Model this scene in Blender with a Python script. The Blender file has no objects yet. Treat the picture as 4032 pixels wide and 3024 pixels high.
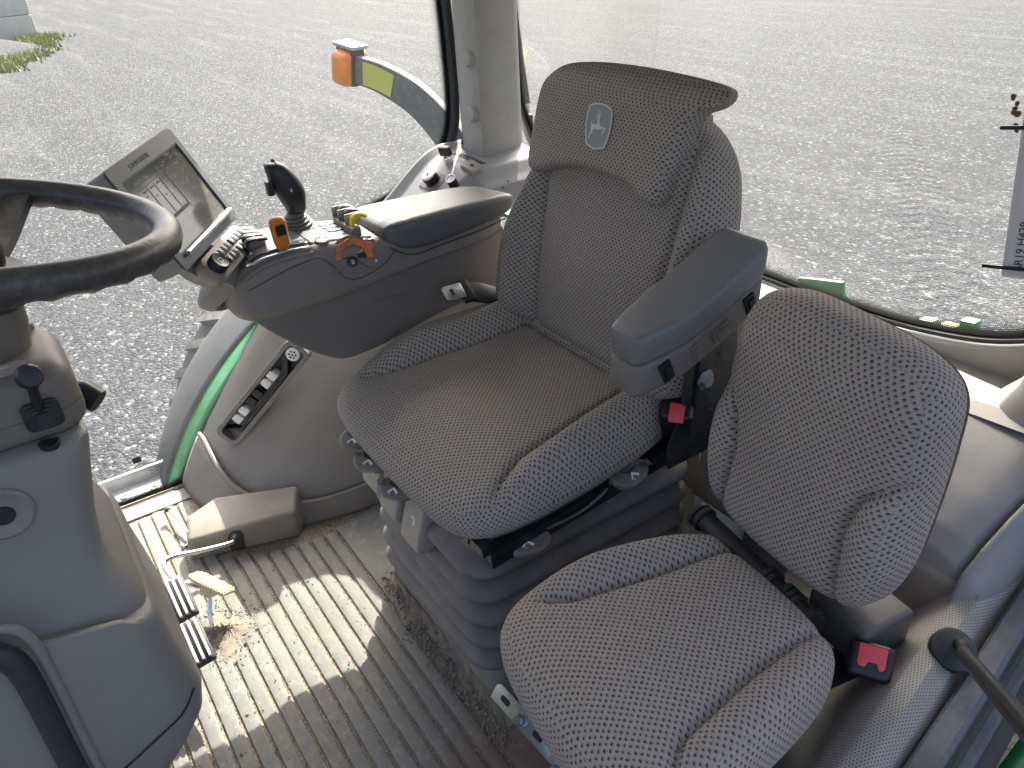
import bpy, bmesh, math, random
import numpy as np
from mathutils import Vector, Matrix
random.seed(4); np.random.seed(4)
S = bpy.context.scene
COL = S.collection
R_ = math.radians

# ------------------------------------------------------------------ camera
def make_camera():
    f = 3046.0
    L = np.array([-2416.0, -1712.0, f]); t = math.tan(R_(3.0)); b = f*f/(2416*t+1712)
    N = np.array([t*b, b, f])
    ex = L/np.linalg.norm(L); ez = -N/np.linalg.norm(N); ey = np.cross(ez, ex)
    R = np.stack([ex, ey, ez])           # rows: world axes seen from the camera
    right, down, fwd = R[:, 0], R[:, 1], R[:, 2]
    cd = bpy.data.cameras.new('camera'); cd.sensor_width = 36; cd.lens = f/4032*36
    cd.clip_start = 0.02; cd.clip_end = 800
    co = bpy.data.objects.new('camera', cd); COL.objects.link(co)
    m = Matrix(((right[0], -down[0], -fwd[0], 0), (right[1], -down[1], -fwd[1], 0), (right[2], -down[2], -fwd[2], 1.3), (0, 0, 0, 1)))
    co.matrix_world = m
    S.camera = co
make_camera()
# ------------------------------------------------------------------ sky and sun
SUN_EL = 42.5
SUN_V = Vector((0.76, -0.65, 0)).normalized()          # towards the sun, on the ground
w = bpy.data.worlds.new('World'); S.world = w; w.use_nodes = True
nt = w.node_tree; nt.nodes.clear()
sky = nt.nodes.new('ShaderNodeTexSky'); sky.sky_type = 'NISHITA'; sky.sun_disc = False
sky.sun_elevation = R_(SUN_EL); sky.sun_rotation = math.atan2(SUN_V.x, SUN_V.y)
sky.dust_density = 7.0; sky.air_density = 0.55; sky.ozone_density = 0.2
bg = nt.nodes.new('ShaderNodeBackground'); bg.inputs[1].default_value = 0.15
wo = nt.nodes.new('ShaderNodeOutputWorld')
nt.links.new(sky.outputs[0], bg.inputs[0]); nt.links.new(bg.outputs[0], wo.inputs[0])
sd = bpy.data.lights.new('sun', 'SUN'); sd.energy = 4.0; sd.angle = R_(0.5); sd.color = (1.0, 0.965, 0.90)
so = bpy.data.objects.new('sun', sd); COL.objects.link(so)
tosun = Vector((SUN_V.x*math.cos(R_(SUN_EL)), SUN_V.y*math.cos(R_(SUN_EL)), math.sin(R_(SUN_EL))))
so.rotation_euler = tosun.to_track_quat('Z', 'Y').to_euler(); so.location = (6, -5, 9)
S.view_settings.view_transform = 'Standard'; S.view_settings.look = 'None'
S.view_settings.exposure = 2.05; S.view_settings.gamma = 1.0
try: S.view_settings.use_curve_mapping = False
except Exception: pass
S.render.engine = 'CYCLES'
GZ = -1.5                                             # the yard, below the cab floor (z = 0)

# ------------------------------------------------------------------ materials
MATS = {}
def _new(name):
    m = bpy.data.materials.new(name); m.use_nodes = True; MATS[name] = m
    nt = m.node_tree; b = nt.nodes['Principled BSDF']
    return m, nt, b
def nd(nt, typ, ins=None, **kw):
    n = nt.nodes.new('ShaderNode'+typ)
    for k, v in kw.items(): setattr(n, k, v)
    if ins:
        for k, v in ins.items():
            if hasattr(v, 'is_output'): nt.links.new(v, n.inputs[k])
            else: n.inputs[k].default_value = v
    return n
def mth(nt, op, a, b=0.0, c=None):
    ins = {0: a, 1: b}
    if c is not None: ins[2] = c
    return nd(nt, 'Math', ins, operation=op).outputs[0]
def mix(nt, fac, a, b, blend='MIX'):
    n = nt.nodes.new('ShaderNodeMix'); n.data_type = 'RGBA'; n.blend_type = blend
    for i, v in ((0, fac), (6, a), (7, b)):
        if hasattr(v, 'is_output'): nt.links.new(v, n.inputs[i])
        else: n.inputs[i].default_value = v if not isinstance(v, tuple) or len(v) == 4 else (*v, 1)
    return n.outputs[2]
def smooth(nt, x, lo, hi, a=0.0, b=1.0):
    n = nd(nt, 'MapRange', {0: x, 1: lo, 2: hi, 3: a, 4: b}, interpolation_type='SMOOTHSTEP')
    return n.outputs[0]
def noise(nt, vec, scale, detail=3, rough=.55):
    return nd(nt, 'TexNoise', {'Vector': vec, 'Scale': scale, 'Detail': detail, 'Roughness': rough})
def c4(c): return (c[0], c[1], c[2], 1)
def mul(c, k): return (min(c[0]*k, 1), min(c[1]*k, 1), min(c[2]*k, 1))
def plain(name, col, rough=.5, metal=0., var=.12, ns=9., bump=.0, bs=260., spec=.5, dust=0., dustcol=(.34, .31, .26), coat=0.):
    """plastic, rubber, metal, paint: uneven colour, fine grain, optional settled dust"""
    m, nt, b = _new(name)
    co = nd(nt, 'TexCoord').outputs['Object']
    n1 = noise(nt, co, ns, 4)
    c = mix(nt, n1.outputs[0], mul(col, 1-var), mul(col, 1+var))
    if dust:
        n2 = noise(nt, co, ns*2.3, 6, .65)
        f = smooth(nt, n2.outputs[0], .42, .72, 0, dust)
        c = mix(nt, f, c, dustcol)
        b.inputs['Roughness'].default_value = rough
    nt.links.new(c, b.inputs['Base Color'])
    r = mth(nt, 'MULTIPLY_ADD', n1.outputs[0], .16, rough-.08)
    nt.links.new(r, b.inputs['Roughness'])
    b.inputs['Metallic'].default_value = metal; b.inputs['Specular IOR Level'].default_value = spec
    b.inputs['Coat Weight'].default_value = coat
    if bump:
        n3 = noise(nt, co, bs, 2)
        bp = nd(nt, 'Bump', {'Strength': bump, 'Distance': .002, 'Height': n3.outputs[0]})
        nt.links.new(bp.outputs[0], b.inputs['Normal'])
    return m
def fabric(name, pu, pv, base, mid, core):
    """cut velour with staggered dark pile dots; UVs are in metres"""
    m, nt, b = _new(name)
    uv = nd(nt, 'UVMap').outputs[0]; ob = nd(nt, 'TexCoord').outputs['Object']
    wob = noise(nt, uv, 130, 3)
    wv = nd(nt, 'VectorMath', {0: wob.outputs[1], 1: (.5, .5, .5)}, operation='SUBTRACT').outputs[0]
    wv = nd(nt, 'VectorMath', {0: wv, 'Scale': .0042}, operation='SCALE').outputs[0]
    uv2 = nd(nt, 'VectorMath', {0: uv, 1: wv}, operation='ADD').outputs[0]
    sx = nd(nt, 'SeparateXYZ', {0: uv2})
    U = mth(nt, 'DIVIDE', sx.outputs[0], pu); V = mth(nt, 'DIVIDE', sx.outputs[1], pv)
    row = mth(nt, 'FLOOR', V); off = mth(nt, 'FRACT', mth(nt, 'MULTIPLY', row, .5))
    fu = mth(nt, 'SUBTRACT', mth(nt, 'FRACT', mth(nt, 'ADD', U, off)), .5)
    fv = mth(nt, 'SUBTRACT', mth(nt, 'FRACT', V), .5)
    def ell(du, dv, au, av):
        a = mth(nt, 'POWER', mth(nt, 'ABSOLUTE', mth(nt, 'MULTIPLY', mth(nt, 'ADD', fu, du), au)), 2)
        c = mth(nt, 'POWER', mth(nt, 'ABSOLUTE', mth(nt, 'MULTIPLY', mth(nt, 'ADD', fv, dv), av)), 2)
        return mth(nt, 'SQRT', mth(nt, 'ADD', a, c))
    d1 = ell(0, -.08, 1.45, 1.05); d2 = ell(.02, .10, 1.0, .72)
    fcore = smooth(nt, d1, .20, .33, .92, 0); fmid = smooth(nt, d2, .22, .40, 1, 0)
    n1 = noise(nt, ob, 7, 4); n2 = noise(nt, uv, 900, 2)
    bs = mix(nt, n1.outputs[0], mul(base, .84), mul(base, 1.14))
    bs = mix(nt, mth(nt, 'MULTIPLY', n2.outputs[0], .35), bs, mul(base, .55))
    c = mix(nt, mth(nt, 'MULTIPLY', fmid, .75), bs, mid); c = mix(nt, fcore, c, core)
    nt.links.new(c, b.inputs['Base Color'])
    b.inputs['Roughness'].default_value = .92; b.inputs['Specular IOR Level'].default_value = .12
    b.inputs['Sheen Weight'].default_value = .08; b.inputs['Sheen Roughness'].default_value = .5
    h = mth(nt, 'SUBTRACT', mth(nt, 'MULTIPLY', n2.outputs[0], .25), mth(nt, 'ADD', fcore, mth(nt, 'MULTIPLY', fmid, .5)))
    bp = nd(nt, 'Bump', {'Strength': .55, 'Distance': .0016, 'Height': h})
    nt.links.new(bp.outputs[0], b.inputs['Normal'])
    return m
def dots_mat(name, base, hole, pitch, rad, rough=.75, square=False, soft=.06, bump=.4):
    """woven or perforated trim: regular grid of tiny dark holes; UVs in metres"""
    m, nt, b = _new(name)
    uv = nd(nt, 'UVMap').outputs[0]; ob = nd(nt, 'TexCoord').outputs['Object']
    sx = nd(nt, 'SeparateXYZ', {0: uv})
    U = mth(nt, 'DIVIDE', sx.outputs[0], pitch); V = mth(nt, 'DIVIDE', sx.outputs[1], pitch)
    off = mth(nt, 'FRACT', mth(nt, 'MULTIPLY', mth(nt, 'FLOOR', V), .5))
    fu = mth(nt, 'SUBTRACT', mth(nt, 'FRACT', mth(nt, 'ADD', U, off)), .5)
    fv = mth(nt, 'SUBTRACT', mth(nt, 'FRACT', V), .5)
    d = mth(nt, 'SQRT', mth(nt, 'ADD', mth(nt, 'MULTIPLY', fu, fu), mth(nt, 'MULTIPLY', fv, fv)))
    f = smooth(nt, d, rad-soft, rad+soft, 1, 0)
    n1 = noise(nt, ob, 6, 4); n2 = noise(nt, ob, 14, 5, .7)
    c = mix(nt, n1.outputs[0], mul(base, .88), mul(base, 1.12))
    c = mix(nt, smooth(nt, n2.outputs[0], .62, .8, 0, .35), c, (.22, .18, .13))
    c = mix(nt, f, c, hole)
    nt.links.new(c, b.inputs['Base Color']); b.inputs['Roughness'].default_value = rough
    b.inputs['Specular IOR Level'].default_value = .3
    bp = nd(nt, 'Bump', {'Strength': bump, 'Distance': .001, 'Height': mth(nt, 'SUBTRACT', 1, f)})
    nt.links.new(bp.outputs[0], b.inputs['Normal'])
    return m

plain('console_plastic', (.20, .178, .155), .5, var=.08, bump=.10, bs=500)
plain('console_dark', (.165, .146, .128), .55, var=.08, bump=.1, bs=500)
plain('lid_vinyl', (.10, .103, .106), .38, var=.06, bump=.5, bs=420)
plain('armrest_vinyl', (.15, .148, .142), .42, var=.06, bump=.5, bs=420)
plain('panel_gloss', (.20, .205, .22), .22, var=.05)
plain('column_plastic', (.215, .205, .183), .5, var=.06, bump=.08, bs=600)
plain('pod_plastic', (.165, .147, .12), .5, var=.06, bump=.08, bs=600)
plain('pillar_trim', (.34, .33, .30), .55, var=.1, ns=4, bump=.06, bs=400, dust=.45, dustcol=(.27, .24, .2))
plain('sill_trim', (.40, .38, .345), .5, var=.06, bump=.1, bs=500)
plain('side_trim', (.27, .265, .265), .45, var=.06, bump=.1, bs=500)
plain('deck_trim', (.20, .197, .19), .5, var=.08, ns=5, bump=.2, bs=500, dust=.25, dustcol=(.33, .31, .28))
plain('kick_plastic', (.205, .18, .148), .6, var=.12, ns=6, bump=.1, bs=400, dust=.35, dustcol=(.35, .31, .24))
plain('bellows_rubber', (.135, .122, .112), .62, var=.1, ns=6, bump=.12, bs=500, dust=.25, dustcol=(.3, .27, .23))
plain('lever_plastic', (.16, .143, .125), .5, var=.08, bump=.12, bs=500)
plain('knob_gray', (.28, .255, .22), .5, var=.06, bump=.08, bs=500)
plain('black_plastic', (.012, .013, .015), .4, var=.15, bump=.06, bs=400)
plain('black_metal', (.012, .014, .015), .38, var=.2, bump=.04, bs=200, dust=.12, dustcol=(.16, .15, .13))
plain('black_rubber', (.016, .018, .019), .62, var=.2, ns=14, bump=.1, dust=.2, dustcol=(.12, .12, .11))
plain('wheel_rubber', (.05, .048, .046), .38, var=.45, ns=26, bump=.3, bs=90, dust=.55, dustcol=(.14, .135, .125))
plain('seal_rubber', (.03, .034, .037), .5, var=.15)
plain('seal_dusty', (.07, .08, .095), .6, var=.3, ns=18, bump=.2, bs=90, dust=.4, dustcol=(.17, .17, .17))
plain('steel', (.62, .63, .64), .25, 1, var=.1, ns=30)
plain('zinc', (.34, .40, .41), .32, 1, var=.2, ns=40, bump=.1, bs=300)
plain('galvanised', (.42, .44, .46), .5, .8, var=.25, ns=22, bump=.1, bs=120, dust=.3, dustcol=(.5, .49, .46))
plain('orange_plastic', (.62, .20, .025), .38, var=.08)
plain('orange_dial', (.60, .17, .03), .42, var=.08)
plain('yellow_plastic', (.78, .62, .03), .4)
plain('red_plastic', (.62, .03, .03), .35)
plain('coral_plastic', (.75, .07, .08), .4)
plain('white_print', (.80, .82, .84), .6, var=.03)
plain('grey_print', (.42, .42, .40), .6, var=.03)
plain('dark_print', (.05, .055, .06), .6, var=.03)
plain('silver_strip', (.62, .63, .64), .3, .6, var=.05)
plain('monitor_shell', (.19, .19, .165), .5, var=.05, bump=.06, bs=400)
plain('monitor_bezel', (.115, .125, .135), .42, var=.05)
plain('fender_rubber', (.034, .040, .044), .8, var=.15, ns=12, bump=.2, bs=90, dust=.35, dustcol=(.07, .07, .068))
plain('green_paint', (.02, .22, .06), .3, var=.08, coat=.4, dust=.25, dustcol=(.2, .3, .2))
plain('green_body', (.01, .12, .03), .35, var=.08, coat=.3)
plain('tyre_rubber', (.16, .15, .135), .9, var=.3, ns=10, bump=.4, bs=40, dust=.7, dustcol=(.26, .245, .22))
plain('emblem_cloth', (.30, .30, .28), .9, var=.08, bump=.3, bs=700)
plain('emblem_thread', (.58, .60, .57), .9, var=.08, bump=.3, bs=700)
plain('seat_piping', (.19, .175, .155), .9, var=.1)
plain('cream_plastic', (.60, .52, .36), .6, var=.1, dust=.5, dustcol=(.5, .38, .2))
plain('bottle_white', (.75, .74, .70), .4, var=.06)
plain('arm_paint', (.12, .13, .13), .6, var=.12, ns=14, bump=.1, bs=100, dust=.4, dustcol=(.26, .26, .25))
plain('sticker_yellow', (.55, .58, .09), .55, var=.06)
plain('chrome', (.8, .8, .8), .12, 1, var=.03)
plain('insect_brown', (.10, .05, .02), .8, var=.5, ns=200)
plain('plate_white', (.62, .60, .54), .5, 0, var=.08)
plain('soil', (.20, .168, .125), .95, var=.45, ns=60, bump=.6, bs=200)
plain('crumb', (.19, .165, .13), .95, var=.5, ns=30)
plain('concrete', (.50, .48, .44), .85, var=.22, ns=3, bump=.4, bs=30)
plain('grass_blade', (.17, .20, .03), .7, var=.35, ns=3)
plain('pedal_metal', (.50, .50, .49), .45, .7, var=.3, ns=40, dust=.6, dustcol=(.6, .55, .45))
plain('box_dark', (.075, .07, .064), .5, var=.08, bump=.1, bs=500)
plain('roof_trim', (.80, .77, .72), .6)  # kept pale so the unseen roof bounces fill onto the seats
fabric('seat_fabric', .0098, .0055, (.365, .322, .268), (.235, .208, .177), (.040, .037, .041))
fabric('jump_fabric', .0098, .0056, (.37, .318, .262), (.24, .209, .178), (.048, .043, .047))
dots_mat('weave_trim', (.29, .265, .225), (.18, .163, .138), .0052, .30, .85, soft=.16, bump=.25)
dots_mat('perforated_vinyl', (.31, .29, .26), (.03, .03, .028), .0046, .21, .6, soft=.08, bump=.5)

def mat_floor():
    m, nt, b = _new('mat_rib')
    co = nd(nt, 'TexCoord').outputs['Object']; g = nd(nt, 'NewGeometry').outputs['Position']
    n1 = noise(nt, g, 7, 5, .6); n2 = noise(nt, g, 38, 6, .7); n3 = noise(nt, g, 2.2, 3); n4 = noise(nt, g, 160, 3)
    c = mix(nt, n1.outputs[0], (.15, .146, .132), (.235, .227, .203))
    c = mix(nt, smooth(nt, n2.outputs[0], .48, .70, 0, .5), c, (.33, .305, .25))
    c = mix(nt, smooth(nt, n3.outputs[0], .50, .72, 0, .4), c, (.17, .15, .12))
    c = mix(nt, smooth(nt, n4.outputs[0], .62, .8, 0, .3), c, (.13, .11, .09))
    # rust and oil stain by the passenger side
    d = nd(nt, 'VectorMath', {0: g, 1: (.70, -.40, 0)}, operation='DISTANCE').outputs['Value']
    d = mth(nt, 'ADD', d, mth(nt, 'MULTIPLY', n2.outputs[0], .12))
    c = mix(nt, smooth(nt, d, .10, .26, .6, 0), c, (.13, .07, .045))
    nt.links.new(c, b.inputs['Base Color']); b.inputs['Roughness'].default_value = .72
    b.inputs['Specular IOR Level'].default_value = .3
    bp = nd(nt, 'Bump', {'Strength': .35, 'Distance': .002, 'Height': mth(nt, 'ADD', n2.outputs[0], n4.outputs[0])})
    nt.links.new(bp.outputs[0], b.inputs['Normal'])
    m, nt, b = _new('mat_groove')
    g = nd(nt, 'NewGeometry').outputs['Position']
    n1 = noise(nt, g, 260, 4, .7); n2 = noise(nt, g, 30, 4)
    c = mix(nt, smooth(nt, n1.outputs[0], .35, .68), (.12, .10, .075), (.36, .305, .22))
    c = mix(nt, smooth(nt, n2.outputs[0], .5, .75, 0, .5), c, (.20, .165, .11))
    nt.links.new(c, b.inputs['Base Color']); b.inputs['Roughness'].default_value = .95
    bp = nd(nt, 'Bump', {'Strength': .8, 'Distance': .003, 'Height': n1.outputs[0]})
    nt.links.new(bp.outputs[0], b.inputs['Normal'])
mat_floor()
def mat_gravel():
    m, nt, b = _new('gravel')
    g = nd(nt, 'NewGeometry').outputs['Position']
    v1 = nd(nt, 'TexVoronoi', {'Vector': g, 'Scale': 33.0, 'Randomness': 1.0})
    v2 = nd(nt, 'TexVoronoi', {'Vector': g, 'Scale': 90.0, 'Randomness': 1.0})
    n1 = noise(nt, g, .8, 6, .62); n2 = noise(nt, g, 6, 5, .6); n0 = noise(nt, g, 220, 3)
    # wheel tracks: noise drawn out along the driving direction
    mp = nd(nt, 'Mapping', {'Vector': g, 'Rotation': (0, 0, R_(-24)), 'Scale': (.18, 1.7, 1)})
    mp2 = nd(nt, 'VectorMath', {0: mp.outputs[0], 1: nd(nt, 'VectorMath', {0: n1.outputs[1], 'Scale': .9}, operation='SCALE').outputs[0]}, operation='ADD')
    n3 = noise(nt, mp2.outputs[0], .9, 5, .6)
    s1 = nd(nt, 'SeparateColor', {0: v1.outputs['Color']}).outputs[0]
    s2 = nd(nt, 'SeparateColor', {0: v2.outputs['Color']}).outputs[1]
    tone = mth(nt, 'ADD', mth(nt, 'MULTIPLY', mth(nt, 'POWER', s1, 2.2), .6), mth(nt, 'MULTIPLY', s2, .4))
    c = mix(nt, tone, (.0175, .0195, .0225), (.079, .084, .0915))
    dustf = smooth(nt, mth(nt, 'ADD', mth(nt, 'MULTIPLY', n3.outputs[0], .62), mth(nt, 'MULTIPLY', n2.outputs[0], .38)), .48, .70, 0, .5)
    c = mix(nt, mth(nt, 'MULTIPLY', dustf, smooth(nt, n0.outputs[0], .3, .6, .55, 1)), c, (.128, .1265, .122))
    c = mix(nt, smooth(nt, n1.outputs[0], .55, .8, 0, .3), c, (.09, .095, .10))
    c = mix(nt, smooth(nt, s1, .90, .97, 0, .7), c, (.165, .17, .175))  # this and the next layer paint sun glints into the stone colour
    c = mix(nt, smooth(nt, s2, .93, .97, 0, .6), c, (.155, .16, .165))
    nt.links.new(c, b.inputs['Base Color']); b.inputs['Roughness'].default_value = .85
    b.inputs['Specular IOR Level'].default_value = .12
    h = mth(nt, 'ADD', mth(nt, 'MULTIPLY', mth(nt, 'SUBTRACT', 1, v1.outputs['Distance']), 1.0), mth(nt, 'MULTIPLY', mth(nt, 'SUBTRACT', 1, v2.outputs['Distance']), .4))
    # lug prints of a tyre that drove past behind the cab
    A = (2.33, -5.46, 0); dx, dy = .584, -.812
    rel = nd(nt, 'VectorMath', {0: g, 1: A}, operation='SUBTRACT').outputs[0]
    al = nd(nt, 'VectorMath', {0: rel, 1: (dx, dy, 0)}, operation='DOT_PRODUCT').outputs['Value']
    pe = nd(nt, 'VectorMath', {0: rel, 1: (-dy, dx, 0)}, operation='DOT_PRODUCT').outputs['Value']
    pa = mth(nt, 'ABSOLUTE', mth(nt, 'ADD', pe, mth(nt, 'MULTIPLY', mth(nt, 'SUBTRACT', n1.outputs[0], .5), .25)))
    band = mth(nt, 'MULTIPLY', smooth(nt, pa, .18, .36, 1, 0), smooth(nt, n2.outputs[0], .3, .55))
    ph = mth(nt, 'ADD', mth(nt, 'MULTIPLY', al, 30.0), mth(nt, 'MULTIPLY', pa, 14.0)); ph = mth(nt, 'ADD', ph, mth(nt, 'MULTIPLY', n2.outputs[0], 5.0))
    lugs = mth(nt, 'MULTIPLY', mth(nt, 'SINE', ph), band)
    h = mth(nt, 'ADD', h, mth(nt, 'MULTIPLY', lugs, .55))
    h = mth(nt, 'ADD', h, mth(nt, 'MULTIPLY', s1, .7)); h = mth(nt, 'ADD', h, mth(nt, 'MULTIPLY', n2.outputs[0], 1.2))
    bp = nd(nt, 'Bump', {'Strength': .8, 'Distance': .022, 'Height': h})
    nt.links.new(bp.outputs[0], b.inputs['Normal'])
mat_gravel()
def mat_glass(name, tint, haze):
    m = bpy.data.materials.new(name); m.use_nodes = True; MATS[name] = m
    nt = m.node_tree; nt.nodes.clear()
    tr = nd(nt, 'BsdfTransparent', {0: c4(tint)}); gl = nd(nt, 'BsdfGlossy', {0: (1, 1, 1, 1), 'Roughness': .0})
    df = nd(nt, 'BsdfTranslucent', {0: (.8, .8, .78, 1)})
    fr = nd(nt, 'Fresnel', {0: 1.5})
    g = nd(nt, 'NewGeometry').outputs['Position']; n1 = noise(nt, g, 5, 6, .65)
    dz = nd(nt, 'MixShader', {0: smooth(nt, n1.outputs[0], .35, .75, haze*.4, haze), 1: tr.outputs[0], 2: df.outputs[0]})
    mx = nd(nt, 'MixShader', {0: mth(nt, 'MULTIPLY', fr.outputs[0], .12), 1: dz.outputs[0], 2: gl.outputs[0]})
    out = nd(nt, 'OutputMaterial'); nt.links.new(mx.outputs[0], out.inputs[0])
mat_glass('window_glass', (.90, .935, .925), .02)
def mat_frit():
    m = bpy.data.materials.new('frit_dots'); m.use_nodes = True; MATS['frit_dots'] = m
    nt = m.node_tree; nt.nodes.clear()
    uv = nd(nt, 'UVMap').outputs[0]; sx = nd(nt, 'SeparateXYZ', {0: uv})
    U = mth(nt, 'DIVIDE', sx.outputs[0], .0042); V = mth(nt, 'DIVIDE', sx.outputs[1], .0036)
    off = mth(nt, 'FRACT', mth(nt, 'MULTIPLY', mth(nt, 'FLOOR', V), .5))
    fu = mth(nt, 'SUBTRACT', mth(nt, 'FRACT', mth(nt, 'ADD', U, off)), .5); fv = mth(nt, 'SUBTRACT', mth(nt, 'FRACT', V), .5)
    d = mth(nt, 'SQRT', mth(nt, 'ADD', mth(nt, 'MULTIPLY', fu, fu), mth(nt, 'MULTIPLY', fv, fv)))
    rad = smooth(nt, sx.outputs[1], .0, .034, .85, .16)
    f = mth(nt, 'LESS_THAN', d, rad)
    p = nd(nt, 'BsdfPrincipled', {'Base Color': (.01, .011, .012, 1), 'Roughness': .4}); t = nd(nt, 'BsdfTransparent')
    mx = nd(nt, 'MixShader', {0: f, 1: t.outputs[0], 2: p.outputs[0]}); o = nd(nt, 'OutputMaterial'); nt.links.new(mx.outputs[0], o.inputs[0])
mat_frit()
def mat_amber():
    m, nt, b = _new('amber_lens')
    b.inputs['Base Color'].default_value = (.98, .27, .01, 1); b.inputs['Roughness'].default_value = .12
    b.inputs['Transmission Weight'].default_value = .1; b.inputs['Subsurface Weight'].default_value = 0
    co = nd(nt, 'TexCoord').outputs['Object']
    wv = nd(nt, 'TexWave', {'Vector': co, 'Scale': 60.0, 'Distortion': 1.0})
    bp = nd(nt, 'Bump', {'Strength': .4, 'Distance': .003, 'Height': wv.outputs[1]}); nt.links.new(bp.outputs[0], b.inputs['Normal'])
mat_amber()
def mat_screen():
    """unlit touch screen: smeared fingerprints over a dim page"""
    m, nt, b = _new('screen_glass')
    uv = nd(nt, 'UVMap').outputs[0]
    n1 = noise(nt, uv, 9, 5, .6); v = nd(nt, 'TexVoronoi', {'Vector': uv, 'Scale': 17.0, 'Randomness': 1.0})
    c = mix(nt, n1.outputs[0], (.13, .13, .115), (.24, .225, .18))
    sx = nd(nt, 'SeparateXYZ', {0: uv})
    spots = mth(nt, 'MULTIPLY', smooth(nt, v.outputs['Distance'], .22, .40, .8, 0), smooth(nt, mth(nt, 'ADD', sx.outputs[0], mth(nt, 'MULTIPLY', n1.outputs[0], .3)), .55, .75))
    c = mix(nt, spots, c, (.085, .095, .098))
    c = mix(nt, smooth(nt, sx.outputs[1], .84, .90, 0, .85), c, (.09, .10, .085))
    nt.links.new(c, b.inputs['Base Color']); b.inputs['Roughness'].default_value = .13; b.inputs['Specular IOR Level'].default_value = .7
    rr = mth(nt, 'ADD', mth(nt, 'MULTIPLY', spots, .2), .1); nt.links.new(rr, b.inputs['Roughness'])
mat_screen()

# ------------------------------------------------------------------ mesh helpers
WL = {}
def wl(o): return WL.get(o.name, Vector((0, 0, 0)))
def attach(o, parent):
    if parent is not None:
        o.parent = parent; o.matrix_parent_inverse = Matrix.Translation(-wl(parent))
def tag(o, label=None, cat=None, group=None, kind=None):
    if label: o['label'] = label
    if cat: o['category'] = cat
    if group: o['group'] = group
    if kind: o['kind'] = kind
    return o
def thing(name, loc, label, cat, group=None):
    o = bpy.data.objects.new(name, None); COL.objects.link(o); o.location = loc; o.empty_display_size = .05
    WL[o.name] = Vector(loc); return tag(o, label, cat, group)
def mo(name, V, F, mat, parent=None, smooth_=True, uv=None, sub=0, recalc=True, bevel=0, bseg=2, angle=35):
    V = [Vector(v) for v in V]
    lo = Vector([min(v[i] for v in V) for i in range(3)]); hi = Vector([max(v[i] for v in V) for i in range(3)])
    c = (lo+hi)/2
    me = bpy.data.meshes.new(name); me.from_pydata([v-c for v in V], [], F)
    if uv is not None:
        l = me.uv_layers.new(name='UVMap'); arr = np.array(uv, dtype=np.float32).ravel(); l.data.foreach_set('uv', arr)
    if recalc or bevel:
        bm = bmesh.new(); bm.from_mesh(me)
        if bevel:
            bmesh.ops.remove_doubles(bm, verts=bm.verts, dist=1e-6)
            es = [e for e in bm.edges if len(e.link_faces) == 2 and e.calc_face_angle(0) > R_(angle)]
            bmesh.ops.bevel(bm, geom=es, offset=bevel, segments=bseg, profile=.6, affect='EDGES', clamp_overlap=True)
        bmesh.ops.recalc_face_normals(bm, faces=bm.faces); bm.to_mesh(me); bm.free()
    if smooth_:
        me.polygons.foreach_set('use_smooth', [True]*len(me.polygons))
        try: me.set_sharp_from_angle(angle=R_(40))
        except Exception: pass
    me.materials.append(MATS[mat]); me.update()
    o = bpy.data.objects.new(name, me); COL.objects.link(o); o.location = c; WL[o.name] = c
    attach(o, parent)
    if sub:
        s = o.modifiers.new('sub', 'SUBSURF'); s.levels = sub; s.render_levels = sub
    return o
def V3(*a): return Vector(a)
def frame(n, up=(0, 0, 1)):
    """columns: a (right), b (up), n"""
    n = Vector(n).normalized(); u = Vector(up); a = u.cross(n)
    if a.length < 1e-6: a = Vector((1, 0, 0))
    a.normalize(); b = n.cross(a).normalized(); return a, b, n
def box(name, c, size, mat, parent=None, bevel=.004, fr=None, seg=2, taper=1.0):
    a, b, n = fr if fr else (V3(1, 0, 0), V3(0, 1, 0), V3(0, 0, 1)); c = Vector(c)
    V = []
    for k in (-.5, .5):
        t = taper if k > 0 else 1.0
        for i, j in ((-.5, -.5), (.5, -.5), (.5, .5), (-.5, .5)):
            V.append(c+a*(i*size[0]*t)+b*(j*size[1]*t)+n*(k*size[2]))
    F = [(3, 2, 1, 0), (4, 5, 6, 7), (0, 1, 5, 4), (1, 2, 6, 5), (2, 3, 7, 6), (3, 0, 4, 7)]
    return mo(name, V, F, mat, parent, bevel=bevel, bseg=seg)
def prism(name, pts, n0, n1, mat, parent=None, fr=None, o=(0, 0, 0), bevel=0, seg=2):
    """polygon pts (a, b) in frame fr extruded from n0 to n1"""
    a, b, n = fr if fr else (V3(1, 0, 0), V3(0, 1, 0), V3(0, 0, 1)); o = Vector(o); k = len(pts)
    V = [o+a*p[0]+b*p[1]+n*n0 for p in pts]+[o+a*p[0]+b*p[1]+n*n1 for p in pts]
    F = [tuple(range(k))[::-1], tuple(range(k, 2*k))]+[(i, (i+1) % k, k+(i+1) % k, k+i) for i in range(k)]
    return mo(name, V, F, mat, parent, bevel=bevel, bseg=seg)
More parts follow.
